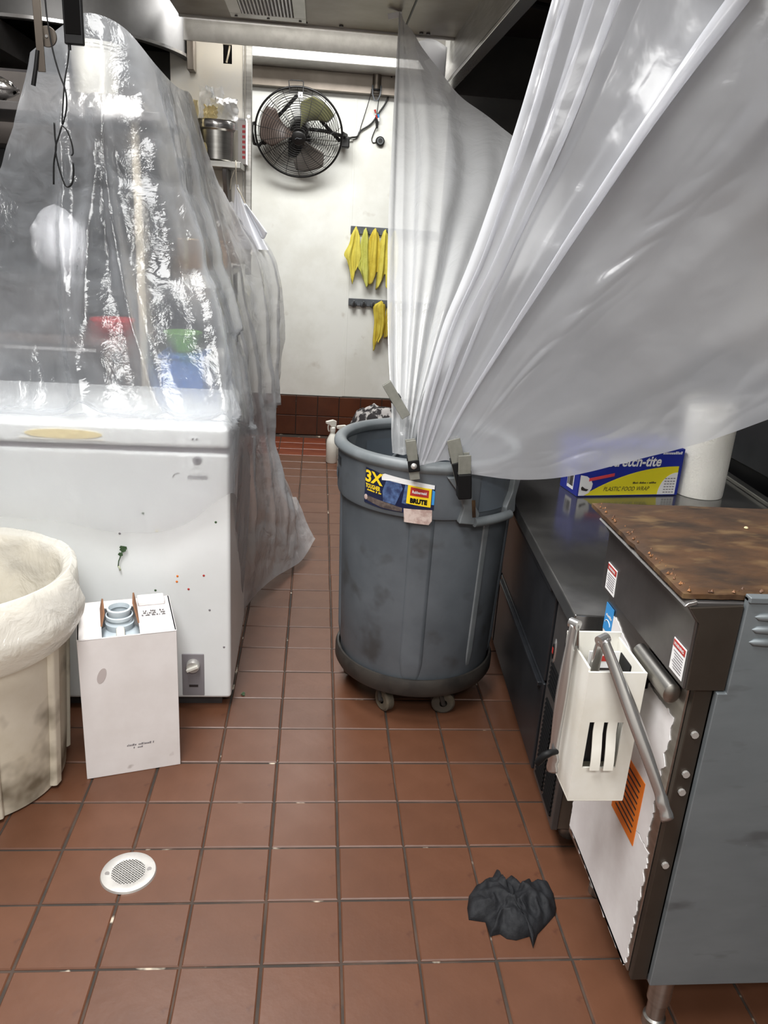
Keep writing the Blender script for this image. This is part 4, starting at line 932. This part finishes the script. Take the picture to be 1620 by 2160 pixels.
MB().lathe([(0, -.01), (.015, -.012), (.02, -.03), (.02, -.06), (0, -.062)], 20, (-.215, -.085, -.03)).build('clamp_knob', 'fan_black', fan, smooth=40)
MB().tube([(-.055, RF - .03, .03), (-.062, RF + .03, .0), (-.05, RF + .036, .0), (.018, RF + .036, .0), (.024, RF + .03, .0), (.022, RF - .02, .03)], .003, 8).build('carry_handle', 'fan_black', fan, smooth=60)
MB().box(-.005, .021, .222, .252, .048, .051).build('white_tag', 'white_paper', fan)
MB().cyl((.008, .236, .051), (.008, .236, .0535), .003, n=10).build('tag_screw', 'fan_black', fan)
jb_ = MB().box(.105, .165, 5.40, 5.47, 1.885, 1.95).build('switch_box', 'fan_black', fan, world=True, bevel=.008)
MB().cyl((-.15, 5.53, 1.88), (-.15, 5.40, 1.90), .028, n=20).build('wall_bracket', 'fan_black', fan, world=True, smooth=40)
MB().box(-.22, -.08, 5.518, 5.532, 1.82, 1.95).build('wall_plate', 'fan_black', fan, world=True, bevel=.003)
pc = thing('fan_power_cord', 'thick black cord running from the fan switch box up the wall', 'cord', (.167, 5.48, 1.93))
MB().tube([crom([Vector(p) for p in ((.155, 5.46, 1.945), (.18, 5.49, 1.955), (.215, 5.51, 1.965), (.235, 5.515, 2.0), (.30, 5.515, 2.045), (.345, 5.51, 2.11), (.385, 5.51, 2.17), (.405, 5.50, 2.24), (.41, 5.45, 2.33))], t / 40) for t in range(41)], .0055, 8).build('cord', 'fan_black', pc, world=True, smooth=180)
pc2 = thing('thin_cable', 'thin black cable from the grey conduit stub down to the fan', 'cable', (.2, 5.5, 1.95))
MB().tube([crom([Vector(p) for p in ((.292, 5.42, 2.235), (.272, 5.50, 2.15), (.24, 5.525, 2.04), (.22, 5.525, 1.97), (.195, 5.525, 1.95), (.14, 5.49, 1.948))], t / 30) for t in range(31)], .0024, 6).build('cable', 'fan_black', pc2, world=True, smooth=180)
pl = thing('hanging_plug', 'round black plug hanging on a wire with red and blue connectors', 'plug', (.363, 5.51, 1.949))
MB().lathe([(0, .03), (.022, .03), (.028, .024), (.030, .0), (0, .0)], 28, m=Matrix.Translation((.363, 5.532, 1.949)) @ Matrix.Rotation(pi / 2, 4, 'X')).build('plug_body', 'fan_black', pl, world=True, smooth=40)
MB().lathe([(.014, .034), (.020, .034), (.022, .029), (.012, .029)], 28, m=Matrix.Translation((.363, 5.532, 1.949)) @ Matrix.Rotation(pi / 2, 4, 'X')).build('plug_face_ring', 'rail', pl, world=True, smooth=40)
MB().tube([crom([Vector(p) for p in ((.335, 5.51, 2.03), (.318, 5.52, 1.99), (.309, 5.525, 1.957), (.318, 5.525, 1.938), (.338, 5.525, 1.942))], t / 20) for t in range(21)], .003, 8).build('wire', 'fan_black', pl, world=True, smooth=180)
MB().tube([(.345, 5.43, 2.24), (.338, 5.5, 2.17), (.333, 5.515, 2.11), (.335, 5.51, 2.05)], .0025, 6).build('wire', 'fan_black', pl, world=True, smooth=180)
MB().cyl((.333, 5.508, 2.085), (.338, 5.508, 2.02), .012, .006, 12).build('black_splice', 'fan_black', pl, world=True, smooth=40)
for p, m_ in (((.318, 5.50, 2.125), 'red'), ((.328, 5.498, 2.095), 'red'), ((.34, 5.498, 2.10), 'blue_label'), ((.342, 5.50, 2.08), 'white_paper')):
    MB().cyl(p, (p[0] + .006, p[1], p[2] - .02), .007, .004, 10).build('wire_connector', m_, pl, world=True, smooth=40)

def rail_(label, z, x0, nh):
    t = thing('hook_rail', label, 'hook rail', (x0 + .28, 5.525, z), group='grey hook rails on the back wall')
    MB().box(x0, x0 + .58, 5.515, 5.531, z - .024, z + .024).build('rail', 'rail', t, world=True, bevel=.003)
    for k in range(nh):
        x = x0 + .035 + k * .066
        h = MB(); h.tube([(x, 5.515, z - .002), (x, 5.49, z - .012), (x, 5.478, z - .004), (x, 5.474, z + .012)], [.010, .010, .009, .006], 10)
        h.lathe([(0, .012), (.018, .008), (.022, -.006), (.016, -.02), (0, -.026)], 16, (x, 5.506, z - .008))
        h.build('hook', 'rail', t, world=True, smooth=60)
    return t
rail_('upper grey hook rail, full of yellow cloths', 1.405, .200, 8)
rail_('lower grey hook rail with its three left hooks bare', .942, .207, 8)
def towel(label, x, z, L, prof, m_, seed, tips, grp='yellow cloths on the hook rails'):
    """prof: (v, left, right) half widths; tips: hem length factor at u=0..1"""
    def fn(u, v):
        for (va, la, ra), (vb, lb, rb_) in zip(prof, prof[1:]):
            if v <= vb: break
        f = (v - va) / (vb - va); f = f * f * (3 - 2 * f); l = la + (lb - la) * f; r = ra + (rb_ - ra) * f
        s_ = u * (len(tips) - 1); i = min(int(s_), len(tips) - 2); tf = tips[i] + (tips[i + 1] - tips[i]) * (s_ - i)
        xx = x - l + (l + r) * u
        zz = z - L * v * (1 + (tf - 1) * max(0, (v - .35) / .65) ** 1.2)
        env = min(1, v * 4)
        yy = 5.478 - .018 * (1 - v) * 0 + .02 * v - (.010 * env) * sin(u * 7.5 + seed) - (.005 * env) * sin(u * 19 + seed * 2) - .006 * env * noise.noise((u * 6, v * 3, seed)) - .018 * (1 - (2 * u - 1) ** 2)
        if v < .08: yy += (.08 - v) * .1; zz -= abs(u - .5) * .03 * (1 - v / .08)
        return Vector((xx, yy, zz))
    o = MB().grid(fn, 34, 44).build('cleaning_cloth', m_, None, smooth=180, solid=.003)
    return tag(o, label, 'cloth', grp)
towel('bright yellow cloth hanging leftmost on the upper hook rail', .232, 1.428, .33, [(0, .008, .010), (.25, .034, .030), (.6, .070, .042), (.8, .048, .034), (1, .030, .018)], 'yellow', 1.0, [.72, 1.0, 1.12, .9, .8])
towel('greenish yellow cloth, second from left on the upper hook rail', .296, 1.422, .36, [(0, .010, .012), (.3, .030, .028), (.6, .038, .034), (.75, .050, .042), (1, .022, .040)], 'yellow_green', 2.3, [.75, .85, .95, 1.05, 1.0])
towel('golden yellow cloth, third from left on the upper hook rail', .360, 1.424, .33, [(0, .014, .014), (.25, .038, .034), (.6, .048, .042), (1, .042, .042)], 'yellow_gold', 3.9, [.9, 1.1, 1.05, .84, .85])
towel('yellow cloth, fourth from left on the upper hook rail by the film edge', .426, 1.420, .36, [(0, .012, .014), (.3, .032, .030), (.65, .036, .034), (1, .040, .026)], 'yellow', 5.2, [1.08, 1.02, .9, .8, .78])
towel('yellow cloth on the upper hook rail mostly behind the film edge', .490, 1.416, .36, [(0, .012, .014), (.3, .034, .030), (.65, .046, .036), (1, .040, .03)], 'yellow', 7.2, [1.0, 1.06, .9, .95, .8])
towel('deep yellow cloth hanging alone on the lower hook rail', .427, .965, .30, [(0, .020, .018), (.15, .052, .03), (.5, .040, .038), (.8, .042, .034), (1, .036, .006)], 'yellow_gold', 8.8, [1.14, 1.1, .9, .95, .8])
towel('orange-yellow cloth on the lower rail mostly behind the film edge', .497, .962, .25, [(0, .014, .018), (.3, .032, .03), (1, .036, .03)], 'yellow_gold', 11.0, [1.0, .95, .9, .95, .9])

def bottle(label, x, y, rz):
    t = thing('spray_bottle', label, 'bottle', (x, y, 0), rz, 'white spray bottles by the wall')
    MB().lathe([(0, 0), (.036, .0), (.041, .006), (.041, .15), (.038, .175), (.022, .215), (.017, .225), (.017, .245), (0, .245)], 32).build('bottle_body', 'tub', t, smooth=50)
    MB().lathe([(0, .24), (.020, .24), (.020, .268), (.012, .275), (0, .275)], 24).build('collar', 'white_plastic', t, smooth=40)
    MB().prism([(-.022, .275), (.012, .272), (.03, .295), (.052, .30), (.052, .318), (.0, .328), (-.024, .318)], 'y', -.012, .012).build('spray_head', 'white_plastic', t, bevel=.004)
    MB().tube([(.03, 0, .298), (.036, 0, .278), (.034, 0, .255), (.028, 0, .24)], [.005, .006, .005, .004], 8).build('trigger', 'white_plastic', t, smooth=60)
    MB().lathe([(.0415, .03), (.0418, .03), (.0418, .14), (.0415, .14)], 24, (0, 0, 0), R_(-150), R_(-50)).build('printed_label', 'white_paper', t)
    for k in range(4): MB().lathe([(.0420, .05 + k * .02), (.0423, .05 + k * .02), (.0423, .056 + k * .02), (.0420, .056 + k * .02)], 12, (0, 0, 0), R_(-130), R_(-80)).build('label_print', 'ink_grey', t)
    return t
bottle('white spray bottle standing in plain view left of the grey bin', .118, 4.83, R_(200)).scale = (.9, .9, .84)
bottle('white spray bottle half hidden behind the grey bin', .185, 4.70, R_(170)).scale = (.9, .9, .84)

rg = MB()
def rag_fn(u, v):
    a = 2 * pi * u; r = v
    x = .40 + .23 * r * cos(a) * (1 + .15 * noise.noise((cos(a) * 2, sin(a) * 2, 0))); y = 4.86 + .2 * r * sin(a)
    h = .36 * (1 - r ** 3) ** .8 + .05 * noise.fractal((x * 9, y * 9, 1), 1, 2, 4) * (1 if r < .97 else 0)
    return Vector((x, y, max(.001, h)))
rg.grid(rag_fn, 60, 24)
tag(rg.build('rag_heap', 'rag_mixed', None, smooth=180), 'heap of black and white rags on the floor behind the grey bin', 'rags')

# ================================================================== shelf, pot, papers and bag on the left steel panel
sh = thing('wall_shelf', 'small steel shelf on the bright steel panel holding the pot', 'shelf', (-.6, 4.1, 1.64))
MB().box(-1.0, -.372, 3.96, 4.195, 1.628, 1.655).build('shelf_board', 'steel', sh, world=True, bevel=.003)
MB().prism([(4.19, 1.628), (3.985, 1.628), (3.985, 1.60), (4.06, 1.48), (4.19, 1.48)], 'x', -.46, -.44).build('bracket', 'steel_dark', sh, world=True, bevel=.002)
MB().prism([(4.19, 1.628), (3.985, 1.628), (3.985, 1.60), (4.06, 1.48), (4.19, 1.48)], 'x', -.92, -.90).build('bracket', 'steel_dark', sh, world=True, bevel=.002)
pt = thing('steel_pot', 'round stainless pot insert with a wide rim on the small shelf', 'pot', (-.497, 4.075, 1.656))
MB().lathe([(0, 0), (.070, 0), (.078, .008), (.080, .13), (.087, .138), (.0875, .170), (.090, .174), (.083, .174), (.077, .135), (.070, .01), (0, .01)], 56).build('pot_body', 'steel', pt, smooth=40)
MB().lathe([(.0875, .140), (.0885, .142), (.0885, .168), (.0875, .17)], 56).build('rim_band', 'chrome', pt, smooth=40)
MB().lathe([(0, .001), (.016, .001), (.017, 0)], 20, m=Matrix.Translation((-.045, -.0665, .045)) @ Matrix.Rotation(R_(-34), 4, 'Z') @ Matrix.Rotation(pi / 2, 4, 'X') @ Matrix.Scale(1.8, 4, (0, 1, 0))).build('yellow_stain', 'greasy_paper', pt)
wp = thing('crumpled_paper', 'crumpled white paper stuffed behind and over the steel pot', 'paper', (-.47, 4.12, 1.83))
def crum(x0, x1, z0, z1, y, s_, seed):
    return MB().grid(lambda u, v: Vector((x0 + (x1 - x0) * u + .015 * noise.noise((u * 4, v * 4, seed + 3)), y + s_ * noise.fractal((u * 3, v * 3, seed), 1, 2, 3), z0 + (z1 - z0) * v + .012 * noise.noise((u * 5, seed, 1)))), 24, 24)
crum(-.53, -.40, 1.80, 1.93, 4.10, .025, 1).build('white_sheet', 'white_paper', wp, world=True, smooth=30)
crum(-.58, -.47, 1.80, 1.98, 4.14, .02, 5).build('clear_sheet', 'film_clear', wp, world=True, smooth=30)
crum(-.55, -.49, 1.825, 1.89, 4.06, .012, 7).build('greasy_sheet', 'greasy_paper', wp, world=True, smooth=30)
gw = tag(crum(-.62, -.565, 1.66, 1.90, 3.99, .012, 9).build('greasy_paper_sheet', 'greasy_paper', None, smooth=60), 'yellowed greasy paper hanging left of the steel pot', 'paper')
ct = thing('thin_carton', 'thin white carton with red print beside the steel pot', 'carton', (-.395, 4.13, 1.656))
MB().box(-.398, -.360, 4.09, 4.18, 1.656, 1.845).build('carton', 'card', ct, world=True, bevel=.002)
MB().box(-.397, -.362, 4.088, 4.178, 1.845, 1.852).build('top_flap', 'white_paper', ct, world=True)
for k in range(7):
    z = 1.68 + k * .022; MB().box(-.378, -.364, 4.0885, 4.09, z, z + .012).build('red_mark', 'pink_red', ct, world=True)
wgb = thing('tied_white_bag', 'white plastic bag tied up with string below the thin carton', 'bag', (-.36, 3.96, 1.55))
def bagfn(u, v):
    a = 2 * pi * u
    cx_ = -.392 + .05 * v ** 1.2; z = 1.56 - .28 * v
    r = .006 + .085 * v ** 1.3
    r *= 1 + .18 * sin(a * 7 + 2) * (1 - .4 * v)
    return Vector((cx_ + r * cos(a), 3.97 + .5 * r * sin(a), z))
MB().grid(bagfn, 60, 24).build('bag', 'white_bag', wgb, world=True, smooth=180)
MB().tube([(-.395, 3.955, 1.66), (-.393, 3.95, 1.60), (-.388, 3.948, 1.545)], .0022, 6).build('string', 'cord_white', wgb, world=True, smooth=180)
MB().tube([(-.40, 3.955, 1.62), (-.415, 3.95, 1.58), (-.42, 3.95, 1.535)], .0018, 6).build('string', 'cord_white', wgb, world=True, smooth=180)
MB().tube([(-.388, 3.948, 1.545), (-.372, 3.945, 1.52), (-.350, 3.94, 1.478), (-.335, 3.94, 1.44)], .003, 6).build('string', 'cord_white', wgb, world=True, smooth=180)
MB().grid(lambda u, v: Vector((-.352 + .085 * v + (u - .5) * (.012 + .03 * v), 3.93 - .01 * sin(u * 9), 1.478 - .12 * v - .03 * sin(pi * u) * v)), 12, 12).build('loose_corner', 'white_bag', wgb, world=True, smooth=180, solid=.001)

# ================================================================== under the left film: tables, shelves and what stands on them
pb = thing('prep_table', 'long steel prep table behind the freezer under clear film', 'table', (-.75, 3.4, 0))
MB().box(-1.5, -.36, 2.66, 4.15, .70, .735).build('table_top', 'steel_dark', pb, world=True, bevel=.003)
MB().box(-1.48, -.40, 2.70, 4.10, .22, .245).build('under_shelf', 'steel_dark', pb, world=True, bevel=.003)
for x in (-1.45, -.42):
    for y in (2.72, 4.08): MB().cyl((x, y, 0), (x, y, .70), .02, n=14).build('leg', 'steel', pb, world=True, smooth=40)
rk = thing('overshelf_rack', 'steel overshelf on a pale upright behind the freezer under film', 'shelf', (-.9, 2.9, .735))
MB().box(-1.5, -.50, 2.72, 3.08, 1.665, 1.69).build('upper_shelf', 'steel_dark', rk, world=True, bevel=.003)
MB().box(-1.5, -.42, 3.12, 3.46, 1.10, 1.125).build('lower_shelf', 'steel_dark', rk, world=True, bevel=.003)
MB().cyl((-.594, 2.80, .735), (-.594, 2.80, 1.665), .014, n=14).build('upright', 'cord_white', rk, world=True, smooth=40)
for p in ((-1.42, 2.80), (-1.42, 3.42), (-.46, 3.42)): MB().cyl((p[0], p[1], .735), (p[0], p[1], 1.665 if p[1] < 3 else 1.12), .014, n=14).build('upright', 'steel', rk, world=True, smooth=40)
bxs = thing('steel_cabinet', 'pale steel cabinet behind the white tub at the top under film', 'cabinet', (-.78, 3.2, 1.13))
MB().box(-1.35, -.58, 3.14, 3.44, 1.128, 1.84).build('cabinet_body', 'dark_box', bxs, world=True, bevel=.004)
MB().box(-1.34, -.59, 3.13, 3.142, 1.60, 1.83).build('upper_door', 'mid_wall', bxs, world=True, bevel=.003)
MB().box(-1.34, -.59, 3.13, 3.142, 1.14, 1.585).build('lower_door', 'black_panel', bxs, world=True, bevel=.003)
tb = thing('white_tub', 'round white plastic tub on the top shelf under the film', 'tub', (-.722, 2.86, 1.738))
MB().lathe([(0, 0), (.062, 0), (.066, .006), (.073, .125), (.078, .128), (.078, .136), (.070, .138), (.062, .01), (0, .01)], 40).build('tub_body', 'tub', tb, smooth=40)
MB().lathe([(.0, .139), (.078, .139), (.080, .136), (.080, .146), (.0, .150)], 40).build('lid', 'tub', tb, smooth=40)
fp = thing('foil_tray', 'long foil tray on the top shelf below the white tub', 'tray', (-.68, 2.86, 1.69))
MB().grid(lambda u, v: Vector((-.85 + .30 * u, 2.76 + .2 * v, 1.692 + .045 * min(1, min(u, 1 - u) * 9, min(v, 1 - v) * 9) + .004 * noise.noise((u * 14, v * 14, 2)))), 50, 36).build('tray', 'foil', fp, world=True, smooth=40)
ap = thing('dark_appliance', 'dark countertop oven behind the freezer under the film', 'oven', (-.80, 2.9, .736))
MB().box(-1.10, -.62, 2.70, 3.06, .75, 1.0).build('oven_body', 'brown_box', ap, world=True, bevel=.01)
MB().box(-1.07, -.70, 2.69, 2.702, .775, .975).build('oven_door', 'black', ap, world=True, bevel=.004)
MB().box(-1.05, -.72, 2.672, 2.682, .955, .968).build('door_handle', 'chrome', ap, world=True, bevel=.003)
for z in (.80, .87, .94): MB().cyl((-.66, 2.702, z), (-.66, 2.682, z), .018, n=18).build('knob', 'rail', ap, world=True, smooth=40)
for x in (-1.05, -.66):
    for y in (2.74, 3.02): MB().cyl((x, y, .735), (x, y, .752), .015, n=10).build('foot', 'black', ap, world=True)
db = thing('dark_crate', 'dark plastic crate on top of the countertop oven', 'crate', (-.86, 2.9, 1.0))
MB().box(-1.06, -.79, 2.74, 3.02, 1.001, 1.17).build('crate_body', 'dark_box', db, world=True, bevel=.006)
MB().box(-1.07, -.78, 2.73, 3.03, 1.165, 1.185).build('crate_rim', 'dark_box', db, world=True, bevel=.004)
rd = thing('red_bowl', 'red plastic bowl on the oven seen through the film', 'bowl', (-.693, 2.80, 1.002))
MB().lathe([(0, 0), (.03, 0), (.038, .004), (.072, .046), (.076, .048), (.074, .052), (.066, .046), (.034, .01), (0, .008)], 40).build('bowl_body', 'bowl_red', rd, smooth=50)
wb2 = MB().grid(lambda u, v: Vector((-.87 + .085 * sin(pi * v) ** .55 * cos(2 * pi * u) * (1 + .15 * noise.noise((u * 5, v * 5, 1))), 2.84 + .07 * sin(pi * v) ** .55 * sin(2 * pi * u), 1.186 + .22 * v + .01 * noise.noise((u * 6, v * 6, 3)))), 32, 20).build('white_food_bag', 'white_bag', None, smooth=180)
tag(wb2, 'lumpy white bag on the dark crate under the film', 'bag')
gb = thing('green_bowl', 'bright green plastic bowl on a blue bin under the film', 'bowl', (-.465, 2.83, .952))
MB().lathe([(0, 0), (.03, 0), (.036, .004), (.064, .06), (.068, .064), (.066, .068), (.058, .06), (.03, .008), (0, .008)], 40).build('bowl_body', 'green', gb, smooth=50)
bb_ = thing('blue_bin', 'blue plastic bin at the front corner of the prep table under film', 'bin', (-.455, 2.83, .736))
MB().box(-.53, -.385, 2.74, 2.92, .737, .945).build('bin_body', 'bin_blue', bb_, world=True, bevel=.008)
MB().box(-.537, -.378, 2.733, 2.927, .935, .950).build('bin_rim', 'bin_blue', bb_, world=True, bevel=.004)
cr = thing('utility_rack', 'dark two-tier rack at the far end under the rear film', 'rack', (-.6, 3.8, .736))
for x in (-.82, -.40):
    for y in (3.60, 3.98): MB().cyl((x, y, 1.2), (x, y, .737), .011, n=10).build('post', 'steel_dark', cr, world=True, smooth=40)
MB().box(-.84, -.385, 3.58, 4.0, 1.17, 1.19).build('tier', 'aluminium', cr, world=True, bevel=.003)
MB().box(-.84, -.385, 3.58, 4.0, .86, .88).build('tier', 'steel_dark', cr, world=True, bevel=.003)
tn = thing('tan_carton', 'tan carton on the top tier of the far rack under the film', 'carton', (-.56, 3.8, 1.191))
MB().box(-.72, -.43, 3.66, 3.94, 1.191, 1.31).build('carton', 'tan', tn, world=True, bevel=.003)
MB().box(-.59, -.57, 3.658, 3.942, 1.191, 1.312).build('tape_strip', 'greasy_paper', tn, world=True)
nb_ = thing('navy_tote', 'navy blue tote on the middle tier of the far rack under film', 'tote', (-.6, 3.8, .881))
MB().box(-.78, -.43, 3.64, 3.94, .881, 1.06).build('tote_body', 'dark_blue', nb_, world=True, bevel=.012)
MB().box(-.79, -.42, 3.63, 3.95, 1.05, 1.068).build('tote_rim', 'dark_blue', nb_, world=True, bevel=.004)
fb = thing('foil_bundle', 'foil-wrapped bundle at the left end of the overshelf rack', 'bundle', (-1.06, 2.83, 1.69))
MB().grid(lambda u, v: Vector((-1.06 + .10 * sin(pi * v) ** .6 * cos(2 * pi * u) * (1 + .18 * noise.noise((u * 9, v * 9, 4))), 2.83 + .08 * sin(pi * v) ** .6 * sin(2 * pi * u), 1.6905 + .09 * v)), 48, 28).build('foil', 'foil', fb, world=True, smooth=40)
tp_ = MB().box(-.028, .028, -.001, .001, -.010, .010, Matrix.Translation((.262, 3.505, 2.186)) @ Matrix.Rotation(R_(-14), 4, 'Y')).build('adhesive_tape', 'white_paper', None, bevel=.0005)
tag(tp_, 'small piece of white tape holding the tall film to the hood', 'tape')
sc_ = MB().grid(lambda u, v: Vector((.40 + .13 * u, 3.925 + .02 * sin(u * 5), 2.19 - .20 * v * u - .06 * v + .02 * sin(u * 4))), 16, 10).build('film_scrap', 'white_bag', None, smooth=180, solid=.001)
tag(sc_, 'bright white scrap of film stuck at the end of the steel hood lip', 'film scrap')
bk = thing('black_bucket', 'black bucket on the lower shelf of the prep table under film', 'bucket', (-.52, 3.3, .246))
MB().lathe([(0, 0), (.10, 0), (.12, .25), (.128, .254), (.128, .268), (.112, .262), (.094, .01), (0, .01)], 36).build('bucket_body', 'dark_box', bk, smooth=40)
MB().tube([(-.125 * cos(a), 0, .25 + .10 * sin(a)) for a in [i * pi / 14 for i in range(15)]], .003, 6).build('bail_handle', 'steel_dark', bk, smooth=180)

# ================================================================== things hanging in front of the film at upper left
st_ = thing('hanging_strap', 'narrow steel strap with a round disc hanging at upper left', 'strap', (-.615, 1.95, 2.62))
MB().box(-.622, -.606, 1.947, 1.951, 1.66, 2.62, Matrix.Translation((-.615, 0, 2.62)) @ Matrix.Rotation(R_(-.6), 4, 'Y') @ Matrix.Translation((.615, 0, -2.62))).build('strap_band', 'steel_bronze', st_, world=True, bevel=.001)
MB().tube([(-.609, 1.946, 1.70), (-.615, 1.944, 1.665), (-.623, 1.945, 1.632)], [.004, .0045, .005], 10).build('strap_tip', 'black', st_, world=True, smooth=60)
MB().box(-.606, -.598, 1.952, 1.958, 1.72, 2.62).build('rope', 'cord_white', st_, world=True, bevel=.003)
MB().lathe([(.0, .003), (.0195, .003), (.0205, 0), (.0195, -.003), (0, -.003)], 36, m=Matrix.Translation((-.592, 1.962, 1.730)) @ Matrix.Rotation(pi / 2, 4, 'X')).build('disc', 'steel_bronze', st_, world=True, smooth=40)
MB().cyl((-.592, 1.960, 1.730), (-.592, 1.957, 1.730), .003, n=12).build('disc_rivet', 'chrome', st_, world=True)
dv = thing('hanging_device', 'flat black rectangular device hanging on a cord at upper left', 'device', (-.532, 1.95, 2.62))
MB().box(-.552, -.512, 1.942, 1.956, 1.716, 1.90).build('casing', 'black', dv, world=True, bevel=.003)
MB().box(-.548, -.516, 1.9405, 1.942, 1.735, 1.895).build('front_plate', 'black_matte', dv, world=True, bevel=.0005)
MB().cyl((-.532, 1.949, 1.90), (-.532, 1.949, 2.62), .004, n=8).build('suspension_rod', 'steel_dark', dv, world=True)
MB().cyl((-.543, 1.948, 1.716), (-.543, 1.948, 1.706), .0035, n=8).build('cable_boot', 'black', dv, world=True)
hc = thing('looped_cord', 'thin black cord twisted into long loops hanging at upper left', 'cord', (-.57, 1.94, 2.62))
cp_ = [(-.543, 1.946, 1.712), (-.548, 1.944, 1.68), (-.556, 1.942, 1.645), (-.562, 1.940, 1.60), (-.566, 1.938, 1.56), (-.556, 1.937, 1.585), (-.553, 1.937, 1.61), (-.556, 1.938, 1.632), (-.566, 1.940, 1.66), (-.576, 1.942, 1.70), (-.583, 1.944, 1.75), (-.586, 1.946, 1.80), (-.590, 1.948, 2.0), (-.590, 1.949, 2.62)]
MB().tube([crom([Vector(p) for p in cp_], t / 90) for t in range(91)], .0017, 6).build('cord', 'black', hc, world=True, smooth=180)
MB().tube([crom([Vector(p) for p in ((-.566, 1.936, 1.558), (-.556, 1.935, 1.548), (-.548, 1.935, 1.525), (-.546, 1.935, 1.505), (-.550, 1.934, 1.498))], t / 24) for t in range(25)], .0017, 6).build('loop', 'black', hc, world=True, smooth=180)
MB().tube([crom([Vector(p) for p in ((-.566, 1.936, 1.558), (-.574, 1.934, 1.535), (-.582, 1.933, 1.512), (-.580, 1.932, 1.485), (-.570, 1.931, 1.445), (-.562, 1.931, 1.434), (-.552, 1.931, 1.441), (-.547, 1.932, 1.462), (-.547, 1.933, 1.485))], t / 40) for t in range(41)], .0019, 6).build('loop', 'black', hc, world=True, smooth=180)
MB().tube([crom([Vector(p) for p in ((-.582, 1.936, 1.562), (-.582, 1.934, 1.535), (-.581, 1.933, 1.512), (-.588, 1.933, 1.48), (-.592, 1.934, 1.437))], t / 24) for t in range(25)], .0021, 6).build('cord_end', 'black', hc, world=True, smooth=180)

# ================================================================== plastic film
def front_disp(u, v, p):
    q = Vector((p[0] * 4.2 + p[2] * 1.6, 1.7, p[2] * 2.6 - p[0] * .8))
    w = .007 * fbm((p[0], p[1] * .6, p[2]), 6, 3) + .036 * (abs(noise.noise(q)) - .2) + .012 * (abs(noise.noise(q * 2.7)) - .2) + .003 * abs(noise.noise(q * 9))
    k = min(1, v * 5) * (1 if v < .66 else .35)
    f = 0
    for c, wd_, a in ((.30, .018, .022), (.42, .03, .03), (.53, .015, .02), (.66, .022, .026), (.80, .02, .022), (.90, .02, .03)):
        cc = c + .06 * sin(v * 3 + c * 20)
        f += a * math.exp(-((u - cc) / wd_) ** 2) * sin(pi * min(1, v * 1.15)) * (1 if v < .7 else .2)
    hem = .012 * sin(u * 40) * max(0, v - .9) * 10 * .3
    return w * k + f + hem + .002
tag(sheet('plastic_sheet', G_FRONT, 150, 190, 'film_clear', front_disp), 'crinkled clear film draped over the rack and white freezer', 'plastic sheet')
def rear_disp(u, v, p):
    q = Vector((p[0] * 4.2 + p[2] * 1.2, p[1] * 2, p[2] * 2.2 - p[0]))
    w = .006 * fbm((p[0], p[1] * .6, p[2]), 6, 3) + .026 * (abs(noise.noise(q)) - .2) + .012 * (abs(noise.noise(q * 2.7)) - .2) + .003 * abs(noise.noise(q * 9))
    f = 0
    for c, wd_, a in ((.22, .03, .03), (.42, .025, .028), (.60, .03, .034), (.80, .03, .03)):
        f += a * math.exp(-((u - c - .05 * sin(v * 4 + c * 9)) / wd_) ** 2) * sin(pi * min(1, v * 1.05))
    return (w + f) * min(1, v * 6)
tag(sheet('plastic_sheet', G_REAR, 110, 150, 'film_rear', rear_disp), 'clear film hanging to the floor right of the freezer, over the far rack', 'plastic sheet')
def mid_disp(u, v, p):
    k = .25 + .75 * min(1, v * 2.2)
    f = .010 * sin(u * 38 + 2 * sin(v * 3)) * (1 - .4 * v) + .012 * sin(u * 17 + 1.3)
    return k * f * (1 - .6 * max(0, v - .8) / .2) + .006 * fbm(p, 4, 3) * k
def mid_map(u, v):
    w = max(0, 1 - u / .45)
    return u + .012 * sin(u * 2 * pi * 9) * w
tag(sheet('plastic_sheet', G_MID, 160, 130, 'film_mid', mid_disp, mid_map), 'tall clear film gathered from the hood down into the grey bin', 'plastic sheet')
FOLDS = ((.012, .018, .020), (.42, .030, .030), (.585, .020, .022), (.70, .03, .010), (.86, .035, .012))
def big_disp(u, v, p):
    v = v * 1.17; k = .10 + .90 * min(1, v * 1.5); f = 0
    for c, wd_, a in FOLDS: f += a * math.exp(-((u - c - .02 * sin(v * 3.1 + c * 11)) / wd_) ** 2) * (1 if c < .5 else (.3 + .7 * max(0, sin(v * 2.6 + c * 7)) ** .6))
    for c, wd_, a in PLEATS: f += a * .55 * math.exp(-((u - c - .02 * sin(v * 3.1 + c * 11)) / wd_) ** 2) * (1 + .5 * sin(pi * (u - c) / wd_))
    r = math.exp(-((u - .6) / .05) ** 2) * .012 * abs(noise.noise((u * 26, v * 9, 4))) + math.exp(-((u - .93) / .07) ** 2) * .010 * abs(noise.noise((u * 22, v * 7, 8)))
    return f * k + r * k + .012 * fbm(p, 3, 3) * min(1, v * 2) + .001 * fbm(p, 18, 3)
PLEATS = ((.055, .045, .036), (.14, .040, .032), (.215, .036, .030), (.42, .050, .042))
def big_map(u, v):
    s_ = 0; v = v * 1.17
    for c, wd_, a in PLEATS:
        t = (u - c - .02 * sin(v * 3.1 + c * 11)) / wd_
        s_ += a * sin(pi * t) * math.exp(-t * t * .9)
    return u - s_
tag(sheet('plastic_sheet', G_BIG, 320, 180, 'film_milky', big_disp, big_map), 'big milky film sweeping from the grey bin up to the right', 'plastic sheet')
